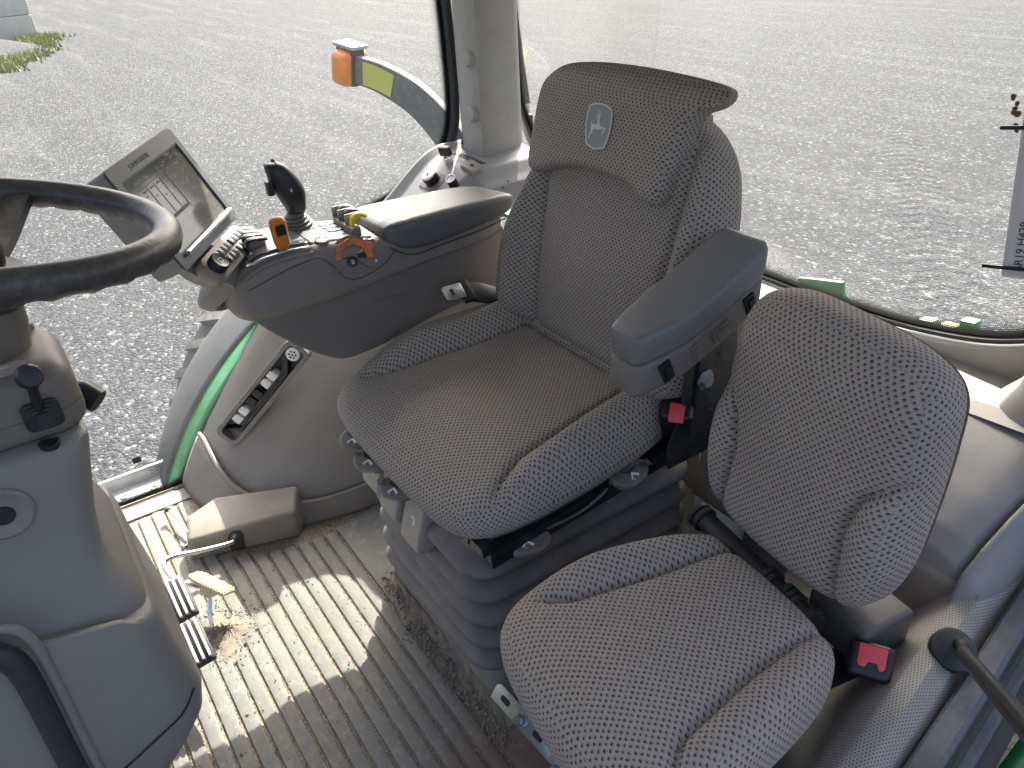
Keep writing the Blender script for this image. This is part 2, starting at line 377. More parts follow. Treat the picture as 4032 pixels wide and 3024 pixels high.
def loft(name, rings, mat, parent=None, cap=True, closed=True, sub=0, uvm=False):
    V = []; F = []; k = len(rings[0]); UV = []
    for r in rings: V += [Vector(p) for p in r]
    m = len(rings); kk = k if closed else k-1
    arc = [0]
    mid = rings[m//2]
    for i in range(k): arc.append(arc[-1]+(Vector(mid[(i+1) % k])-Vector(mid[i])).length)
    lon = [0]
    for j in range(1, m): lon.append(lon[-1]+(Vector(rings[j][k//2])-Vector(rings[j-1][k//2])).length)
    for j in range(m-1):
        for i in range(kk):
            i2 = (i+1) % k; F.append((j*k+i, j*k+i2, (j+1)*k+i2, (j+1)*k+i))
            UV += [(arc[i], lon[j]), (arc[i+1], lon[j]), (arc[i+1], lon[j+1]), (arc[i], lon[j+1])]
    if cap and closed:
        F.append(tuple(range(k))[::-1]); F.append(tuple((m-1)*k+i for i in range(k)))
        UV += [(0, 0)]*(2*k)
    return mo(name, V, F, mat, parent, sub=sub, uv=UV if uvm else None)
def smoothpath(P, n=8, closed=False):
    P = [Vector(p) for p in P]; out = []; m = len(P)
    rng = range(m if closed else m-1)
    for i in rng:
        p0 = P[(i-1) % m] if closed or i > 0 else P[0]*2-P[1]; p1 = P[i]; p2 = P[(i+1) % m]
        p3 = P[(i+2) % m] if closed or i < m-2 else P[-1]*2-P[-2]
        for k in range(n):
            t = k/n
            out.append(.5*((2*p1)+(-p0+p2)*t+(2*p0-5*p1+4*p2-p3)*t*t+(-p0+3*p1-3*p2+p3)*t**3))
    if not closed: out.append(P[-1])
    return out
def tube(name, P, r, mat, parent=None, n=12, sm=6, closed=False, flat=None, up=(0, 0, 1)):
    """round (or flat=(w, h)) section swept along a smoothed path; r may be a list"""
    Q = smoothpath(P, sm, closed) if sm > 1 else [Vector(p) for p in P]
    m = len(Q); rings = []; prev = None
    for i, q in enumerate(Q):
        if closed: t = Q[(i+1) % m]-Q[i-1]
        else: t = Q[min(i+1, m-1)]-Q[max(i-1, 0)]
        t.normalize()
        if prev is None:
            a = Vector(up).cross(t)
            if a.length < 1e-4: a = Vector((1, 0, 0)).cross(t)
        else: a = prev-t*prev.dot(t)
        a.normalize(); prev = a; b = t.cross(a)
        if isinstance(r, (list, tuple)):
            x = i/(m-1)*(len(r)-1); j = min(int(x), len(r)-2); rr = r[j]+(r[j+1]-r[j])*(x-j)
        else: rr = r
        if flat: rings.append([q+a*(flat[0]*sx)+b*(flat[1]*sy) for sx, sy in sq_pts])
        else: rings.append([q+a*(rr*math.cos(2*math.pi*k/n))+b*(rr*math.sin(2*math.pi*k/n)) for k in range(n)])
    if closed:
        rings.append(rings[0])
        return loft(name, rings, mat, parent, cap=False)
    return loft(name, rings, mat, parent)
sq_pts = [(-.5, -.35), (-.35, -.5), (.35, -.5), (.5, -.35), (.5, .35), (.35, .5), (-.35, .5), (-.5, .35)]
def lathe(name, prof, o, axis, mat, parent=None, n=28, up=(0, 0, 1)):
    """prof: (radius, height) pairs along axis"""
    a, b, c = frame(axis, up); o = Vector(o)
    rings = [[o+c*h+a*(max(r, 1e-5)*math.cos(2*math.pi*k/n))+b*(max(r, 1e-5)*math.sin(2*math.pi*k/n)) for k in range(n)] for r, h in prof]
    return loft(name, rings, mat, parent)
def rr(hw, hh, r, n=6):
    """rounded rectangle, 4*(n+1) points"""
    P = []
    for cx, cy, a0 in ((hw-r, hh-r, 0), (-hw+r, hh-r, 90), (-hw+r, -hh+r, 180), (hw-r, -hh+r, 270)):
        for k in range(n+1):
            t = R_(a0+90*k/n); P.append((cx+r*math.cos(t), cy+r*math.sin(t)))
    return P
def text(name, body, size, o, fr, mat, parent, ex=.0006, squash=1.0, shear=0.):
    cu = bpy.data.curves.new(name, 'FONT'); cu.body = body; cu.size = size; cu.extrude = ex; cu.align_x = 'CENTER'; cu.align_y = 'CENTER'; cu.shear = shear
    t = bpy.data.objects.new(name, cu); COL.objects.link(t)
    dg = bpy.context.evaluated_depsgraph_get(); me = bpy.data.meshes.new_from_object(t.evaluated_get(dg))
    V = [v.co.copy() for v in me.vertices]; F = [tuple(p.vertices) for p in me.polygons]
    bpy.data.objects.remove(t); bpy.data.meshes.remove(me); bpy.data.curves.remove(cu)
    a, b, n = fr; o = Vector(o)
    return mo(name, [o+a*(v.x*squash)+b*v.y+n*(v.z+ex) for v in V], F, mat, parent, smooth_=False, recalc=False)
def seg_dist(P, line):
    """distance of points P (k,2) to a polyline"""
    best = np.full(len(P), 9.0)
    for i in range(len(line)-1):
        a = np.array(line[i]); b = np.array(line[i+1]); d = b-a
        t = np.clip(((P-a)@d)/(d@d), 0, 1); best = np.minimum(best, np.linalg.norm(P-(a+t[:, None]*d), axis=1))
    return best
def inset(O, r):
    k = len(O); out = np.zeros_like(O)
    for i in range(k):
        t = O[(i+1) % k]-O[i-1]; t = t/np.linalg.norm(t); out[i] = O[i]+r*np.array([-t[1], t[0]])
    return out
def pillow(name, outline, o, fr, T, rad, mat, parent, disp=None, N=150, M=44, back=True, warp=None):
    """upholstered pad: counter-clockwise outline (a, b), thickness T behind the face, rounded rim, face shaped by disp(a, b)"""
    a, b, n = [Vector(x) for x in fr]; o = Vector(o)
    sp = smoothpath([(p[0], p[1], 0) for p in outline], 12, True)
    O = np.array([(p.x, p.y) for p in sp]); L = np.concatenate([[0], np.cumsum(np.linalg.norm(np.roll(O, -1, 0)-O, axis=1))])
    OO = np.vstack([O, O[:1]]); s = np.linspace(0, L[-1], N, endpoint=False)
    O = np.stack([np.interp(s, L, OO[:, 0]), np.interp(s, L, OO[:, 1])], 1)
    per = L[-1]; cen = O.mean(0)
    rings = []; hs = []; wt = []; kinds = []
    if back:
        for q in (.55, .8, .95): rings.append(cen+(O-cen)*q); hs.append(-T); wt.append(0)
    k = 5
    for i in range(k+1):
        t = math.pi/2*i/k; rb = min(rad*.6, T*.4)
        rings.append(inset(O, rb*(1-math.sin(t)))); hs.append(-T+rb*(1-math.cos(t))); wt.append(0)
    side0 = len(rings)
    for i in range(9):
        t = math.pi/2*i/8
        rings.append(inset(O, rad*(1-math.cos(t)))); hs.append(-rad+rad*math.sin(t)); wt.append(min(1, .25+.75*i/6.))
    seam = len(rings)-5
    base = rings[-1]
    for i in range(1, M+1):
        q = 1-i/(M+.0); rings.append(cen+(base-cen)*max(q, .004)); hs.append(0); wt.append(1)
    V = []; UVr = []
    for r, h, wv in zip(rings, hs, wt):
        dz = (disp(r) if disp is not None else np.zeros(len(r)))*wv
        W = warp(r, h) if warp is not None else r
        for p, q, d in zip(W, r, dz): V.append(o+a*p[0]+b*p[1]+n*(h+d))
    F = []; UV = []
    m = len(rings)
    for j in range(m-1):
        for i in range(N):
            i2 = (i+1) % N; F.append((j*N+i, j*N+i2, (j+1)*N+i2, (j+1)*N+i))
            if j >= seam:
                UV += [tuple(rings[jj][ii]) for jj, ii in ((j, i), (j, i2), (j+1, i2), (j+1, i))]
            else:
                hh = [hs[j], hs[j+1]]
                UV += [(per*i/N, hh[0]), (per*(i+1)/N, hh[0]), (per*(i+1)/N, hh[1]), (per*i/N, hh[1])]
    if back: F.append(tuple(range(N))[::-1]); UV += [(0, 0)]*N
    return mo(name, V, F, mat, parent, uv=UV, recalc=True)
def grid(name, fn, nu, nv, mat, parent=None, thick=0., kind=None):
    """sheet fn(u, v) with u, v in 0..1, UVs in metres"""
    P = [[Vector(fn(i/nu, j/nv)) for i in range(nu+1)] for j in range(nv+1)]
    V = [p for r in P for p in r]; F = []; UV = []
    au = [[0] for _ in range(nv+1)]
    for j in range(nv+1):
        for i in range(nu): au[j].append(au[j][-1]+(P[j][i+1]-P[j][i]).length)
    av = [0]
    for j in range(nv): av.append(av[-1]+(P[j+1][nu//2]-P[j][nu//2]).length)
    k = nu+1
    for j in range(nv):
        for i in range(nu):
            F.append((j*k+i, j*k+i+1, (j+1)*k+i+1, (j+1)*k+i))
            UV += [(au[j][i], av[j]), (au[j][i+1], av[j]), (au[j+1][i+1], av[j+1]), (au[j+1][i], av[j+1])]
    o = mo(name, V, F, mat, parent, uv=UV, recalc=False)
    if thick:
        md = o.modifiers.new('thick', 'SOLIDIFY'); md.thickness = thick; md.offset = 0
    return o
def sst(x, a, b):
    t = np.clip((x-a)/(b-a), 0, 1); return t*t*(3-2*t)
# ================================================================== the yard outside
def ground():
    o = mo('ground', [(-250, -250, GZ), (250, -250, GZ), (250, 250, GZ), (-250, 250, GZ)], [(0, 1, 2, 3)], 'gravel', smooth_=False)
    tag(o, kind='structure')
ground()
def yard_objects():
    for i, (x, y, z, lab) in enumerate(((33.6, -1.25, GZ, 'lower pale concrete block at the far corner of the gravel yard'),
                                       (33.6, -1.22, GZ+.72, 'upper pale concrete block stacked on another by the gravel heap'))):
        b = box('concrete_block', (x, y, z+.355), (1.6, 3.3, .71), 'concrete', None, bevel=.05); b.rotation_euler = (0, 0, R_(6+i*1.5))
        tag(b, lab, 'block', 'stacked concrete blocks')
    def heap(u, v):
        a = u*2*math.pi; r = v*5.2; h = 1.35*max(0, 1-v)**.9
        return (28.9+r*.62*math.cos(a), 2.2+r*math.sin(a), GZ-.02+h+.12*math.sin(a*5+v*9)*v*(1-v))
    o = grid('gravel_heap', heap, 48, 20, 'gravel'); tag(o, 'dark heap of loose gravel against the concrete blocks', 'gravel', kind='stuff')
    V = []; F = []
    rnd = random.Random(3)
    for k in range(5200):
        t = rnd.random(); sx = rnd.gauss(0, .55)
        x = 33.0-8.2*t+sx*.5; y = -3.3+2.25*t+sx*.42+.2*math.sin(9*t)
        if rnd.random() < .25: continue
        h = rnd.uniform(.05, .22); a = rnd.uniform(0, 6.28); wd = rnd.uniform(.02, .05)
        dx, dy = math.cos(a)*wd, math.sin(a)*wd; lx, ly = rnd.gauss(0, .06), rnd.gauss(0, .06); i = len(V)
        V += [(x-dx, y-dy, GZ), (x+dx, y+dy, GZ), (x+lx, y+ly, GZ+h)]; F.append((i, i+1, i+2))
    o = mo('grass', V, F, 'grass_blade', smooth_=False, recalc=False); tag(o, 'strip of yellow green grass along the gravel heap', 'grass', kind='stuff')
yard_objects()

# ================================================================== cab shell
GR0, PITCH = -0.392, 0.0335
def cab_floor():
    fl = mo('cab_floor', [(.18, -1.45, -.002), (1.95, -1.45, -.002), (1.95, .75, -.002), (.18, .75, -.002), (.18, -1.45, -.06), (1.95, -1.45, -.06), (1.95, .75, -.06), (.18, .75, -.06)],
            [(0, 1, 2, 3), (7, 6, 5, 4), (0, 4, 5, 1), (1, 5, 6, 2), (2, 6, 7, 3), (3, 7, 4, 0)], 'mat_groove', smooth_=False)
    tag(fl, kind='structure')
    g = .0036
    for k in range(-1, 24):
        y0 = GR0+k*PITCH+g; y1 = GR0+(k+1)*PITCH-g
        xr = 1.50+.006*math.sin(k*1.7) if y1 < -.13 else 1.855+.004*math.sin(k)
        xl = .36+.01*math.sin(k*2.1)
        if y1 < -.13: xr += .10*max(0, min(1, (y0+.36)/.25))
        yc = (y0+y1)/2; h = .0038
        pts = rr((xr-xl)/2, (y1-y0)/2, .0085, 4)
        V = []; n = len(pts)
        for ins, z in ((0, -.003), (0, h-.0016), (.0016, h)):
            for p in pts:
                sx = 1-ins/((xr-xl)/2); sy = 1-ins/((y1-y0)/2)
                V.append(((xl+xr)/2+p[0]*sx, yc+p[1]*sy, z))
        F = []
        for j in range(2): F += [(j*n+i, j*n+(i+1) % n, (j+1)*n+(i+1) % n, (j+1)*n+i) for i in range(n)]
        F.append(tuple(2*n+i for i in range(n)))
        mo('floor_rib', V, F, 'mat_rib', fl)
    # smooth border of the mat round the seat and the right wall
    prism('mat_border', [(.36, -.4305), (1.50, -.4305), (1.50, -.44), (1.54, -.60), (1.54, -1.40), (.36, -1.40)], -.003, .0035, 'mat_rib', fl, bevel=.0015)
    prism('mat_border', [(1.862, -.19), (1.935, -.16), (1.935, .70), (1.862, .70)], -.003, .0035, 'mat_rib', fl, bevel=.0015)
    return fl
FLOOR = cab_floor()
def crumbs():
    """grit and dried soil on the mat"""
    rnd = random.Random(7); V = []; F = []
    ico = [(-.5, 0, .8), (.5, 0, .8), (0, .8, .5), (0, -.8, .5), (.8, .5, 0), (-.8, .5, 0), (.8, -.5, 0), (-.8, -.5, 0), (0, .1, -.7)]
    fi = [(0, 1, 2), (0, 3, 1), (1, 4, 2), (0, 2, 5), (1, 3, 6), (0, 7, 3), (1, 6, 4), (0, 5, 7), (2, 4, 8), (2, 8, 5), (3, 8, 6), (3, 7, 8), (4, 6, 8), (5, 8, 7)]
    def add(x, y, r):
        i = len(V); a = rnd.uniform(0, 6.28); ca, sa = math.cos(a), math.sin(a); sx, sy, sz = rnd.uniform(.6, 1.1), rnd.uniform(.6, 1.1), rnd.uniform(.5, .9)
        for p in ico: V.append((x+r*(p[0]*sx*ca-p[1]*sy*sa), y+r*(p[0]*sx*sa+p[1]*sy*ca), .004+r*.35+r*p[2]*sz))
        F.extend(tuple(i+q for q in f) for f in fi)
    for k in range(1500):                                   # drift along the seat plinth
        t = rnd.random(); add(1.26-.50*t+rnd.gauss(0, .014), -.452-.012*t+rnd.gauss(0, .013)+(.02 if t > .3 else 0), abs(rnd.gauss(.0014, .0013))+.0006)
    for k in range(900):                                    # under the pedals
        add(rnd.gauss(1.34, .05), rnd.gauss(-.10, .035), abs(rnd.gauss(.0009, .0008))+.0005)
    for k in range(1600): add(rnd.uniform(.5, 1.5), rnd.uniform(-.43, .2), abs(rnd.gauss(.0006, .0009))+.0005)
    for k in range(26): add(rnd.uniform(.6, 1.5), rnd.uniform(-.43, .05), rnd.uniform(.002, .0042))
    for k in range(3200):                                   # grit lying in the grooves
        g = rnd.randint(0, 14); add(rnd.uniform(.55, 1.5), GR0+g*PITCH+rnd.gauss(0, .0018), abs(rnd.gauss(.0009, .0006))+.0005)
    o = mo('soil_crumbs', V, F, 'crumb', FLOOR, smooth_=False, recalc=False); tag(o, kind='stuff')
    # packed dirt below the pedals
    def pile(u, v):
        a = u*2*math.pi; r = v*(.055+.016*math.sin(3*a)+.01*math.sin(7*a+1))
        return (1.335+r*1.5*math.cos(a)*.9, -.105+r*.85*math.sin(a), .0025+.011*(1-v)**1.2*(1+.4*math.sin(9*a+20*v)))
    o = grid('soil_pile', pile, 40, 10, 'soil', FLOOR); tag(o, kind='stuff')
    def drift(u, v):
        x = .78+.50*u; y = -.470-.010*(1-u)+.045*v*(.6+.4*math.sin(u*11)+.3*math.sin(u*29)); return (x, y, .0028+.006*max(0, 1-v*1.15)*(1+.35*math.sin(u*60+v*8)))
    o = grid('soil_drift', drift, 70, 8, 'soil', FLOOR); tag(o, kind='stuff')
crumbs()

def roof():
    t = tag(loft('cab_roof', [[(1.09+p[0]*s, -.62+p[1]*s2, z) for p in rr(.92, 1.31, .12)] for z, s, s2 in ((1.42, 1, 1), (1.47, 1.01, 1.01), (1.60, .97, .98), (1.64, .85, .9))], 'roof_trim'), kind='structure')  # unseen roof, overhang stretched rearward to shade the storage lid
roof()
def pillars():
    # right rear pillar (in view): plan outline lofted upward
    P = [(x*1.042, y*1.042) for x, y in [(1.815, -1.070), (1.79, -1.058), (1.725, -1.060), (1.708, -1.066), (1.700, -1.082), (1.708, -1.12), (1.728, -1.19), (1.742, -1.212), (1.765, -1.222), (1.868, -1.296), (1.90, -1.15)]]  # last points widen it out of view to block sun from the cushion
    rings = []
    for z, dx, dy in ((.66, .012, -.004), (.70, .006, 0), (.77, 0, 0), (1.0, -.003, .004), (1.2, -.006, .006), (1.43, -.01, .012)):
        rings.append([(p[0]+dx, p[1]+dy, z) for p in P])
    o = loft('rear_pillar', rings, 'pillar_trim'); tag(o, kind='structure')
    for z, dx in ((.998, .074), (.862, .074)):                 # screw caps
        lathe('screw_cap', [(.0215, -.004), (.0215, .009), (.0175, .0145), (.009, .0155), (0, .0155)], (1.730+dx, -1.1045, z), (-.02, 1, .03), 'pillar_trim', o, n=8)
    # left rear pillar: flared foot on the deck
    rings = []
    for z, r, dx in ((.515, .105, 0), (.545, .092, .004), (.575, .078, .01), (.63, .064, .012), (.70, .058, .014), (.82, .055, .016), (1.2, .055, .02), (1.43, .06, .03)):
        rings.append([(.385+dx*-1+1.15*r*math.cos(2*math.pi*k/24), -1.365+r*math.sin(2*math.pi*k/24)+.0, z) for k in range(24)])
    o = loft('rear_pillar', rings, 'pillar_trim'); tag(o, kind='structure')
    lathe('pillar_collar', [(.0605, 0), (.066, .004), (.066, .016), (.060, .02)], (.371, -1.365, .715), (0, 0, 1), 'pillar_trim', o)
    for x in (.30, 1.82):                                    # front pillars, beyond the left of the picture
        o = loft('front_pillar', [[(x+p[0], .62+p[1], z) for p in rr(.035, .045, .02)] for z in (-.02, .9, 1.43)], 'pillar_trim'); tag(o, kind='structure')
pillars()

def side_window():
    # outline of the right-hand pane in the plane x = 1.872 (y, z); the lower edge follows the wheel arch
    arch = smoothpath([(0, .62, .004), (0, 0, .004), (0, -.16, .004), (0, -.205, .018), (0, -.262, .09), (0, -.37, .250), (0, -.485, .400), (0, -.60, .515), (0, -.725, .600), (0, -.875, .640), (0, -1.01, .690), (0, -1.085, .765), (0, -1.112, .88), (0, -1.108, 1.15), (0, -1.10, 1.42)], 8)
    E = [(p.y, p.z) for p in arch]
    X = 1.94
    pts = [(y, z) for y, z in E]+[(.60, 1.42)]
    V = [(X, y, z) for y, z in pts]
    win = mo('side_window', V, [tuple(range(len(V)))], 'window_glass', smooth_=False, recalc=False); tag(win, kind='structure')
    nrm = []
    for i in range(len(E)):
        a = np.array(E[max(i-1, 0)]); b = np.array(E[min(i+1, len(E)-1)]); t = (b-a)/np.linalg.norm(b-a); nrm.append((-t[1]*-1, t[0]*-1))
    # nrm: direction into the pane (towards front and up)
    nrm = [(n if (n[0]*.4+n[1]*1.0) > 0 or n[0] > .5 else (-n[0], -n[1])) for n in nrm]
    V = []; F = []; UV = []; L = 0
    Ls = [0]
    for i in range(1, len(E)): Ls.append(Ls[-1]+math.dist(E[i], E[i-1]))
    for (y, z), n in zip(E, nrm): V += [(X-.003, y, z), (X-.003, y+n[0]*.034, z+n[1]*.034)]
    for i in range(len(E)-1):
        F.append((2*i, 2*i+1, 2*i+3, 2*i+2)); UV += [(Ls[i], 0), (Ls[i], .034), (Ls[i+1], .034), (Ls[i+1], 0)]
    mo('dot_border', V, F, 'frit_dots', win, smooth_=False, uv=UV, recalc=False)
    # rubber seal on the edge, dusty frame strip inside it
    S1 = [Vector((X-.012, y-n[0]*.008, z-n[1]*.008)) for (y, z), n in zip(E, nrm)][14:]
    tube('rubber_seal', S1, .014, 'seal_rubber', win, n=10, sm=1)
    S2 = [Vector((X-.038, y-n[0]*.014, z-n[1]*.014)) for (y, z), n in zip(E, nrm)][26:90]
    tube('window_frame', S2, .012, 'side_trim', win, n=10, sm=1)
    S3 = [Vector((X-.05, y-n[0]*.032, z-n[1]*.032)) for (y, z), n in zip(E, nrm)][26:]
    tube('rubber_gasket', S3, .015, 'seal_rubber', win, n=10, sm=1)
    # print in the lower corner of the pane (seen from inside, so reversed)
    fr = (V3(0, -1, 0), V3(0, 0, 1), V3(-1, 0, 0))
    frm = (V3(0, .93, .36), V3(0, -.36, .93), V3(-1, 0, 0))
    prism('glass_print', rr(.011, .009, .004, 3), 0, .0008, 'black_plastic', win, fr=fr, o=(X-.004, -.077, .125))
    for i, (tx, sz) in enumerate((('JOHN DEERE', .008), ('SAFETY GLASS', .009), ('43R 000', .006), ('DOT AS2', .006))):
        text('glass_print', tx, sz, (X-.004, -.098-.004*i, .104-.0125*i), frm, 'dark_print', win, ex=.0002)
    return win
side_window()
def rear_window():
    Y = -1.40
    b = smoothpath([(.30, 0, 1.38), (.33, 0, .90), (.40, 0, .70), (.52, 0, .606), (.70, 0, .556), (.90, 0, .538), (1.10, 0, .533), (1.45, 0, .54), (1.80, 0, .58), (1.98, 0, .76), (2.02, 0, .95), (2.03, 0, 1.38)], 8)
    E = [(p.x, p.z) for p in b]
    bulge = lambda x: Y-.06*(1-((x-1.16)/.86)**2)
    # pane as a strip grid between the lower edge and the top
    def fn(u, v):
        i = u*(len(E)-1); k = min(int(i), len(E)-2); f = i-k
        x = E[k][0]+(E[k+1][0]-E[k][0])*f; z = E[k][1]+(E[k+1][1]-E[k][1])*f
        return (x, bulge(x), z+(1.42-z)*v)
    win = grid('rear_window', fn, 60, 8, 'window_glass'); tag(win, kind='structure')
    Ls = [0]
    for i in range(1, len(E)): Ls.append(Ls[-1]+math.dist(E[i], E[i-1]))
    V = []; F = []; UV = []
    N_ = []
    for i in range(len(E)):
        a = np.array(E[max(i-1, 0)]); c = np.array(E[min(i+1, len(E)-1)]); t = (c-a)/np.linalg.norm(c-a); N_.append((-t[1], t[0]))
    for (x, z), n in zip(E, N_): V += [(x, bulge(x)+.003, z), (x+n[0]*.034, bulge(x)+.003, z+n[1]*.034)]
    for i in range(len(E)-1):
        F.append((2*i, 2*i+1, 2*i+3, 2*i+2)); UV += [(Ls[i], 0), (Ls[i], .034), (Ls[i+1], .034), (Ls[i+1], 0)]
    mo('dot_border', V, F, 'frit_dots', win, smooth_=False, uv=UV, recalc=False)
    S1 = [Vector((x-n[0]*.012, bulge(x)+.014, z-n[1]*.012)) for (x, z), n in zip(E, N_)][12:-12]
    tube('pale_seal', S1, .008, 'side_trim', win, n=10, sm=1)
    S0 = [Vector((x-n[0]*.002, bulge(x)+.008, z-n[1]*.002)) for (x, z), n in zip(E, N_)][6:-6]
    tube('rubber_seal', S0, .006, 'seal_rubber', win, n=8, sm=1)
rear_window()
def rear_deck():
    # shelf below the rear window and over the left wheel; slopes down to the front
    Ex = [.40, .52, .70, .90, 1.10, 1.45, 1.80, 1.98]; Ez = [.70, .606, .556, .538, .533, .54, .58, .76]
    def fn(u, v):
        x = .26+1.66*u
        prof = [(-1.45, .520), (-1.42, .524), (-1.38, .530), (-1.33, .534), (-1.30, .533), (-1.26, .526)]
        i = v*(len(prof)-1); k = min(int(i), len(prof)-2); f = i-k
        y = prof[k][0]+(prof[k+1][0]-prof[k][0])*f; z = prof[k][1]+(prof[k+1][1]-prof[k][1])*f
        z += .02*max(0, 1-(x-.26)/.3)
        if v < .12:
            k = 1-v/.12; ze = float(np.interp(x, Ex, Ez)); yb = -1.40-.06*(1-((x-1.16)/.86)**2)
            y = y*(1-k)+(yb+.006)*k; z = z*(1-k)+(ze-.006)*k
        return (x, y, z)
    o = grid('rear_shelf', fn, 36, 17, 'sill_trim'); tag(o, kind='structure')
    # back wall behind the seats, under the shelf
    wl_ = mo('rear_wall', [(.26, -1.27, .53), (1.76, -1.27, .53), (1.76, -1.24, .0), (.26, -1.24, .0)], [(0, 1, 2, 3)], 'kick_plastic', smooth_=False, recalc=False); tag(wl_, kind='structure')
rear_deck()

def right_arch():
    """wheel-arch lining on the right: woven trim that rolls from the side wall to the front"""
    base = [(1.93, -.175), (1.84, -.185), (1.74, -.215), (1.645, -.285), (1.58, -.385), (1.548, -.50), (1.535, -.65), (1.532, -.85), (1.532, -1.22)]
    top = [(1.93, -.66), (1.87, -.67), (1.80, -.695), (1.73, -.74), (1.67, -.80), (1.63, -.87), (1.60, -.94), (1.59, -1.04), (1.585, -1.22)]
    bs = smoothpath([(p[0], p[1], 0) for p in base], 6); ts = smoothpath([(p[0], p[1], 0) for p in top], 6)
    def plan(u, t):
        i = u*(len(bs)-1); k = min(int(i), len(bs)-2); f = i-k
        p = bs[k].lerp(bs[k+1], f); q = ts[k].lerp(ts[k+1], f); return p.lerp(q, t)
    def fn(u, v):
        z = (.60-.11*sst(u, .04, .35))*v; s = (v**1.25)*.98
        p = plan(u, s); return (p.x, p.y, z)
    o = grid('wheel_arch_lining', fn, 56, 30, 'weave_trim'); tag(o, kind='structure')
    def kick(u, v):
        h = .142-.085*sst(u, .02, .45)+.035*sst(u, .5, .9)
        z = h*v; p = plan(u, ((z/.60)**1.25)*.98); q = plan(min(u+.01, 1), 0)-plan(max(u-.01, 0), 0); n = Vector((-q.y, q.x, 0)); n.normalize()
        if n.x > 0 and u > .3: n = -n
        if u <= .3 and n.y < 0: n = -n
        return (p.x+n.x*.012, p.y+n.y*.012, z)
    k = grid('kick_panel', kick, 56, 6, 'kick_plastic', o, thick=.008)
    tube('kick_panel_edge', [kick(i/40, 1) for i in range(41)], .006, 'kick_plastic', o, n=8, sm=1)
    return plan
PLAN = right_arch()
def left_arch():
    """perforated vinyl over the left wheel with a raised roll along the door"""
    def fn(u, v):
        y = -.38-.76*v; w = v
        prof = [(.62, .20), (.54, .215), (.47, .23), (.415, .245), (.365, .275), (.325, .325), (.296, .372), (.272, .396), (.248, .398), (.228, .384), (.214, .350), (.21, .31)]
        i = u*(len(prof)-1); k = min(int(i), len(prof)-2); f = i-k
        x = prof[k][0]+(prof[k+1][0]-prof[k][0])*f; z = prof[k][1]+(prof[k+1][1]-prof[k][1])*f
        x += .055*sst(v, .3, .9)*(1 if u > .2 else u/.2)
        z += -.10*(1-sst(v, 0, .55))+.03*sst(v, .75, 1)*(1-abs(u-.75))
        return (x, y, z)
    o = grid('left_arch_lining', fn, 44, 40, 'perforated_vinyl'); tag(o, kind='structure')
    # door frame: stepped rubber seals running down past the seat
    def rail(dx, dz): return [(.205+dx, -.42, .27+dz-.10), (.203+dx, -.55, .335+dz-.05), (.215+dx, -.70, .372+dz), (.235+dx, -.85, .385+dz), (.258+dx, -1.0, .40+dz), (.268+dx, -1.10, .43+dz), (.262+dx, -1.20, .50+dz), (.255+dx, -1.30, .62+dz), (.25+dx, -1.40, .80+dz)]
    t = thing('door_frame', (.2, -.9, .0), 'dusty black rubber door frame running past the passenger seat', 'door frame')
    tube('outer_seal', rail(-.010, -.020), 1, 'seal_dusty', t, flat=(.034, .04))
    tube('inner_seal', rail(-.031, -.042), 1, 'seal_rubber', t, flat=(.012, .05))
    tube('middle_seal', rail(-.043, -.060), 1, 'seal_dusty', t, flat=(.014, .05))
    tube('frame_rail', rail(-.058, -.085), 1, 'seal_rubber', t, flat=(.016, .05))
    g = grid('green_fender', lambda u, v: (.155-.16*u+.035*v, -.45-.80*v, .08+.30*sst(v, -.2, .95)*.72-.06*u*u), 10, 16, 'green_body', None, thick=.01)
    tag(g, 'glossy green outer fender below the open door', 'fender')
    st = thing('door_strut', (.27, -.885, .43), 'black gas strut with ball joint fixed to the door frame', 'strut')
    fr = Vector((-.45, .15, .88)).normalized()
    lathe('mount_washer', [(.030, -.012), (.030, .002), (.024, .005), (.0, .005)], (.272, -.885, .405), (-.35, .25, .9), 'black_rubber', st)
    lathe('ball', [(.0, -.012), (.007, -.010), (.012, 0), (.0095, .008), (0, .012)], (.263, -.878, .426), (-.35, .25, .9), 'black_metal', st)
    tube('socket', [(.264, -.880, .424), (.255, -.862, .440), (.245, -.838, .455)], [.0105, .0085, .0075], 'black_metal', st, sm=3)
    d = (Vector((.10, -.552, .712))-Vector((.245, -.838, .455)))
    tube('rod_cover', [Vector((.245, -.838, .455)), Vector((.245, -.838, .455))+d*.5, Vector((.245, -.838, .455))+d*1.25], .0098, 'black_metal', st, sm=2, n=16)
left_arch()
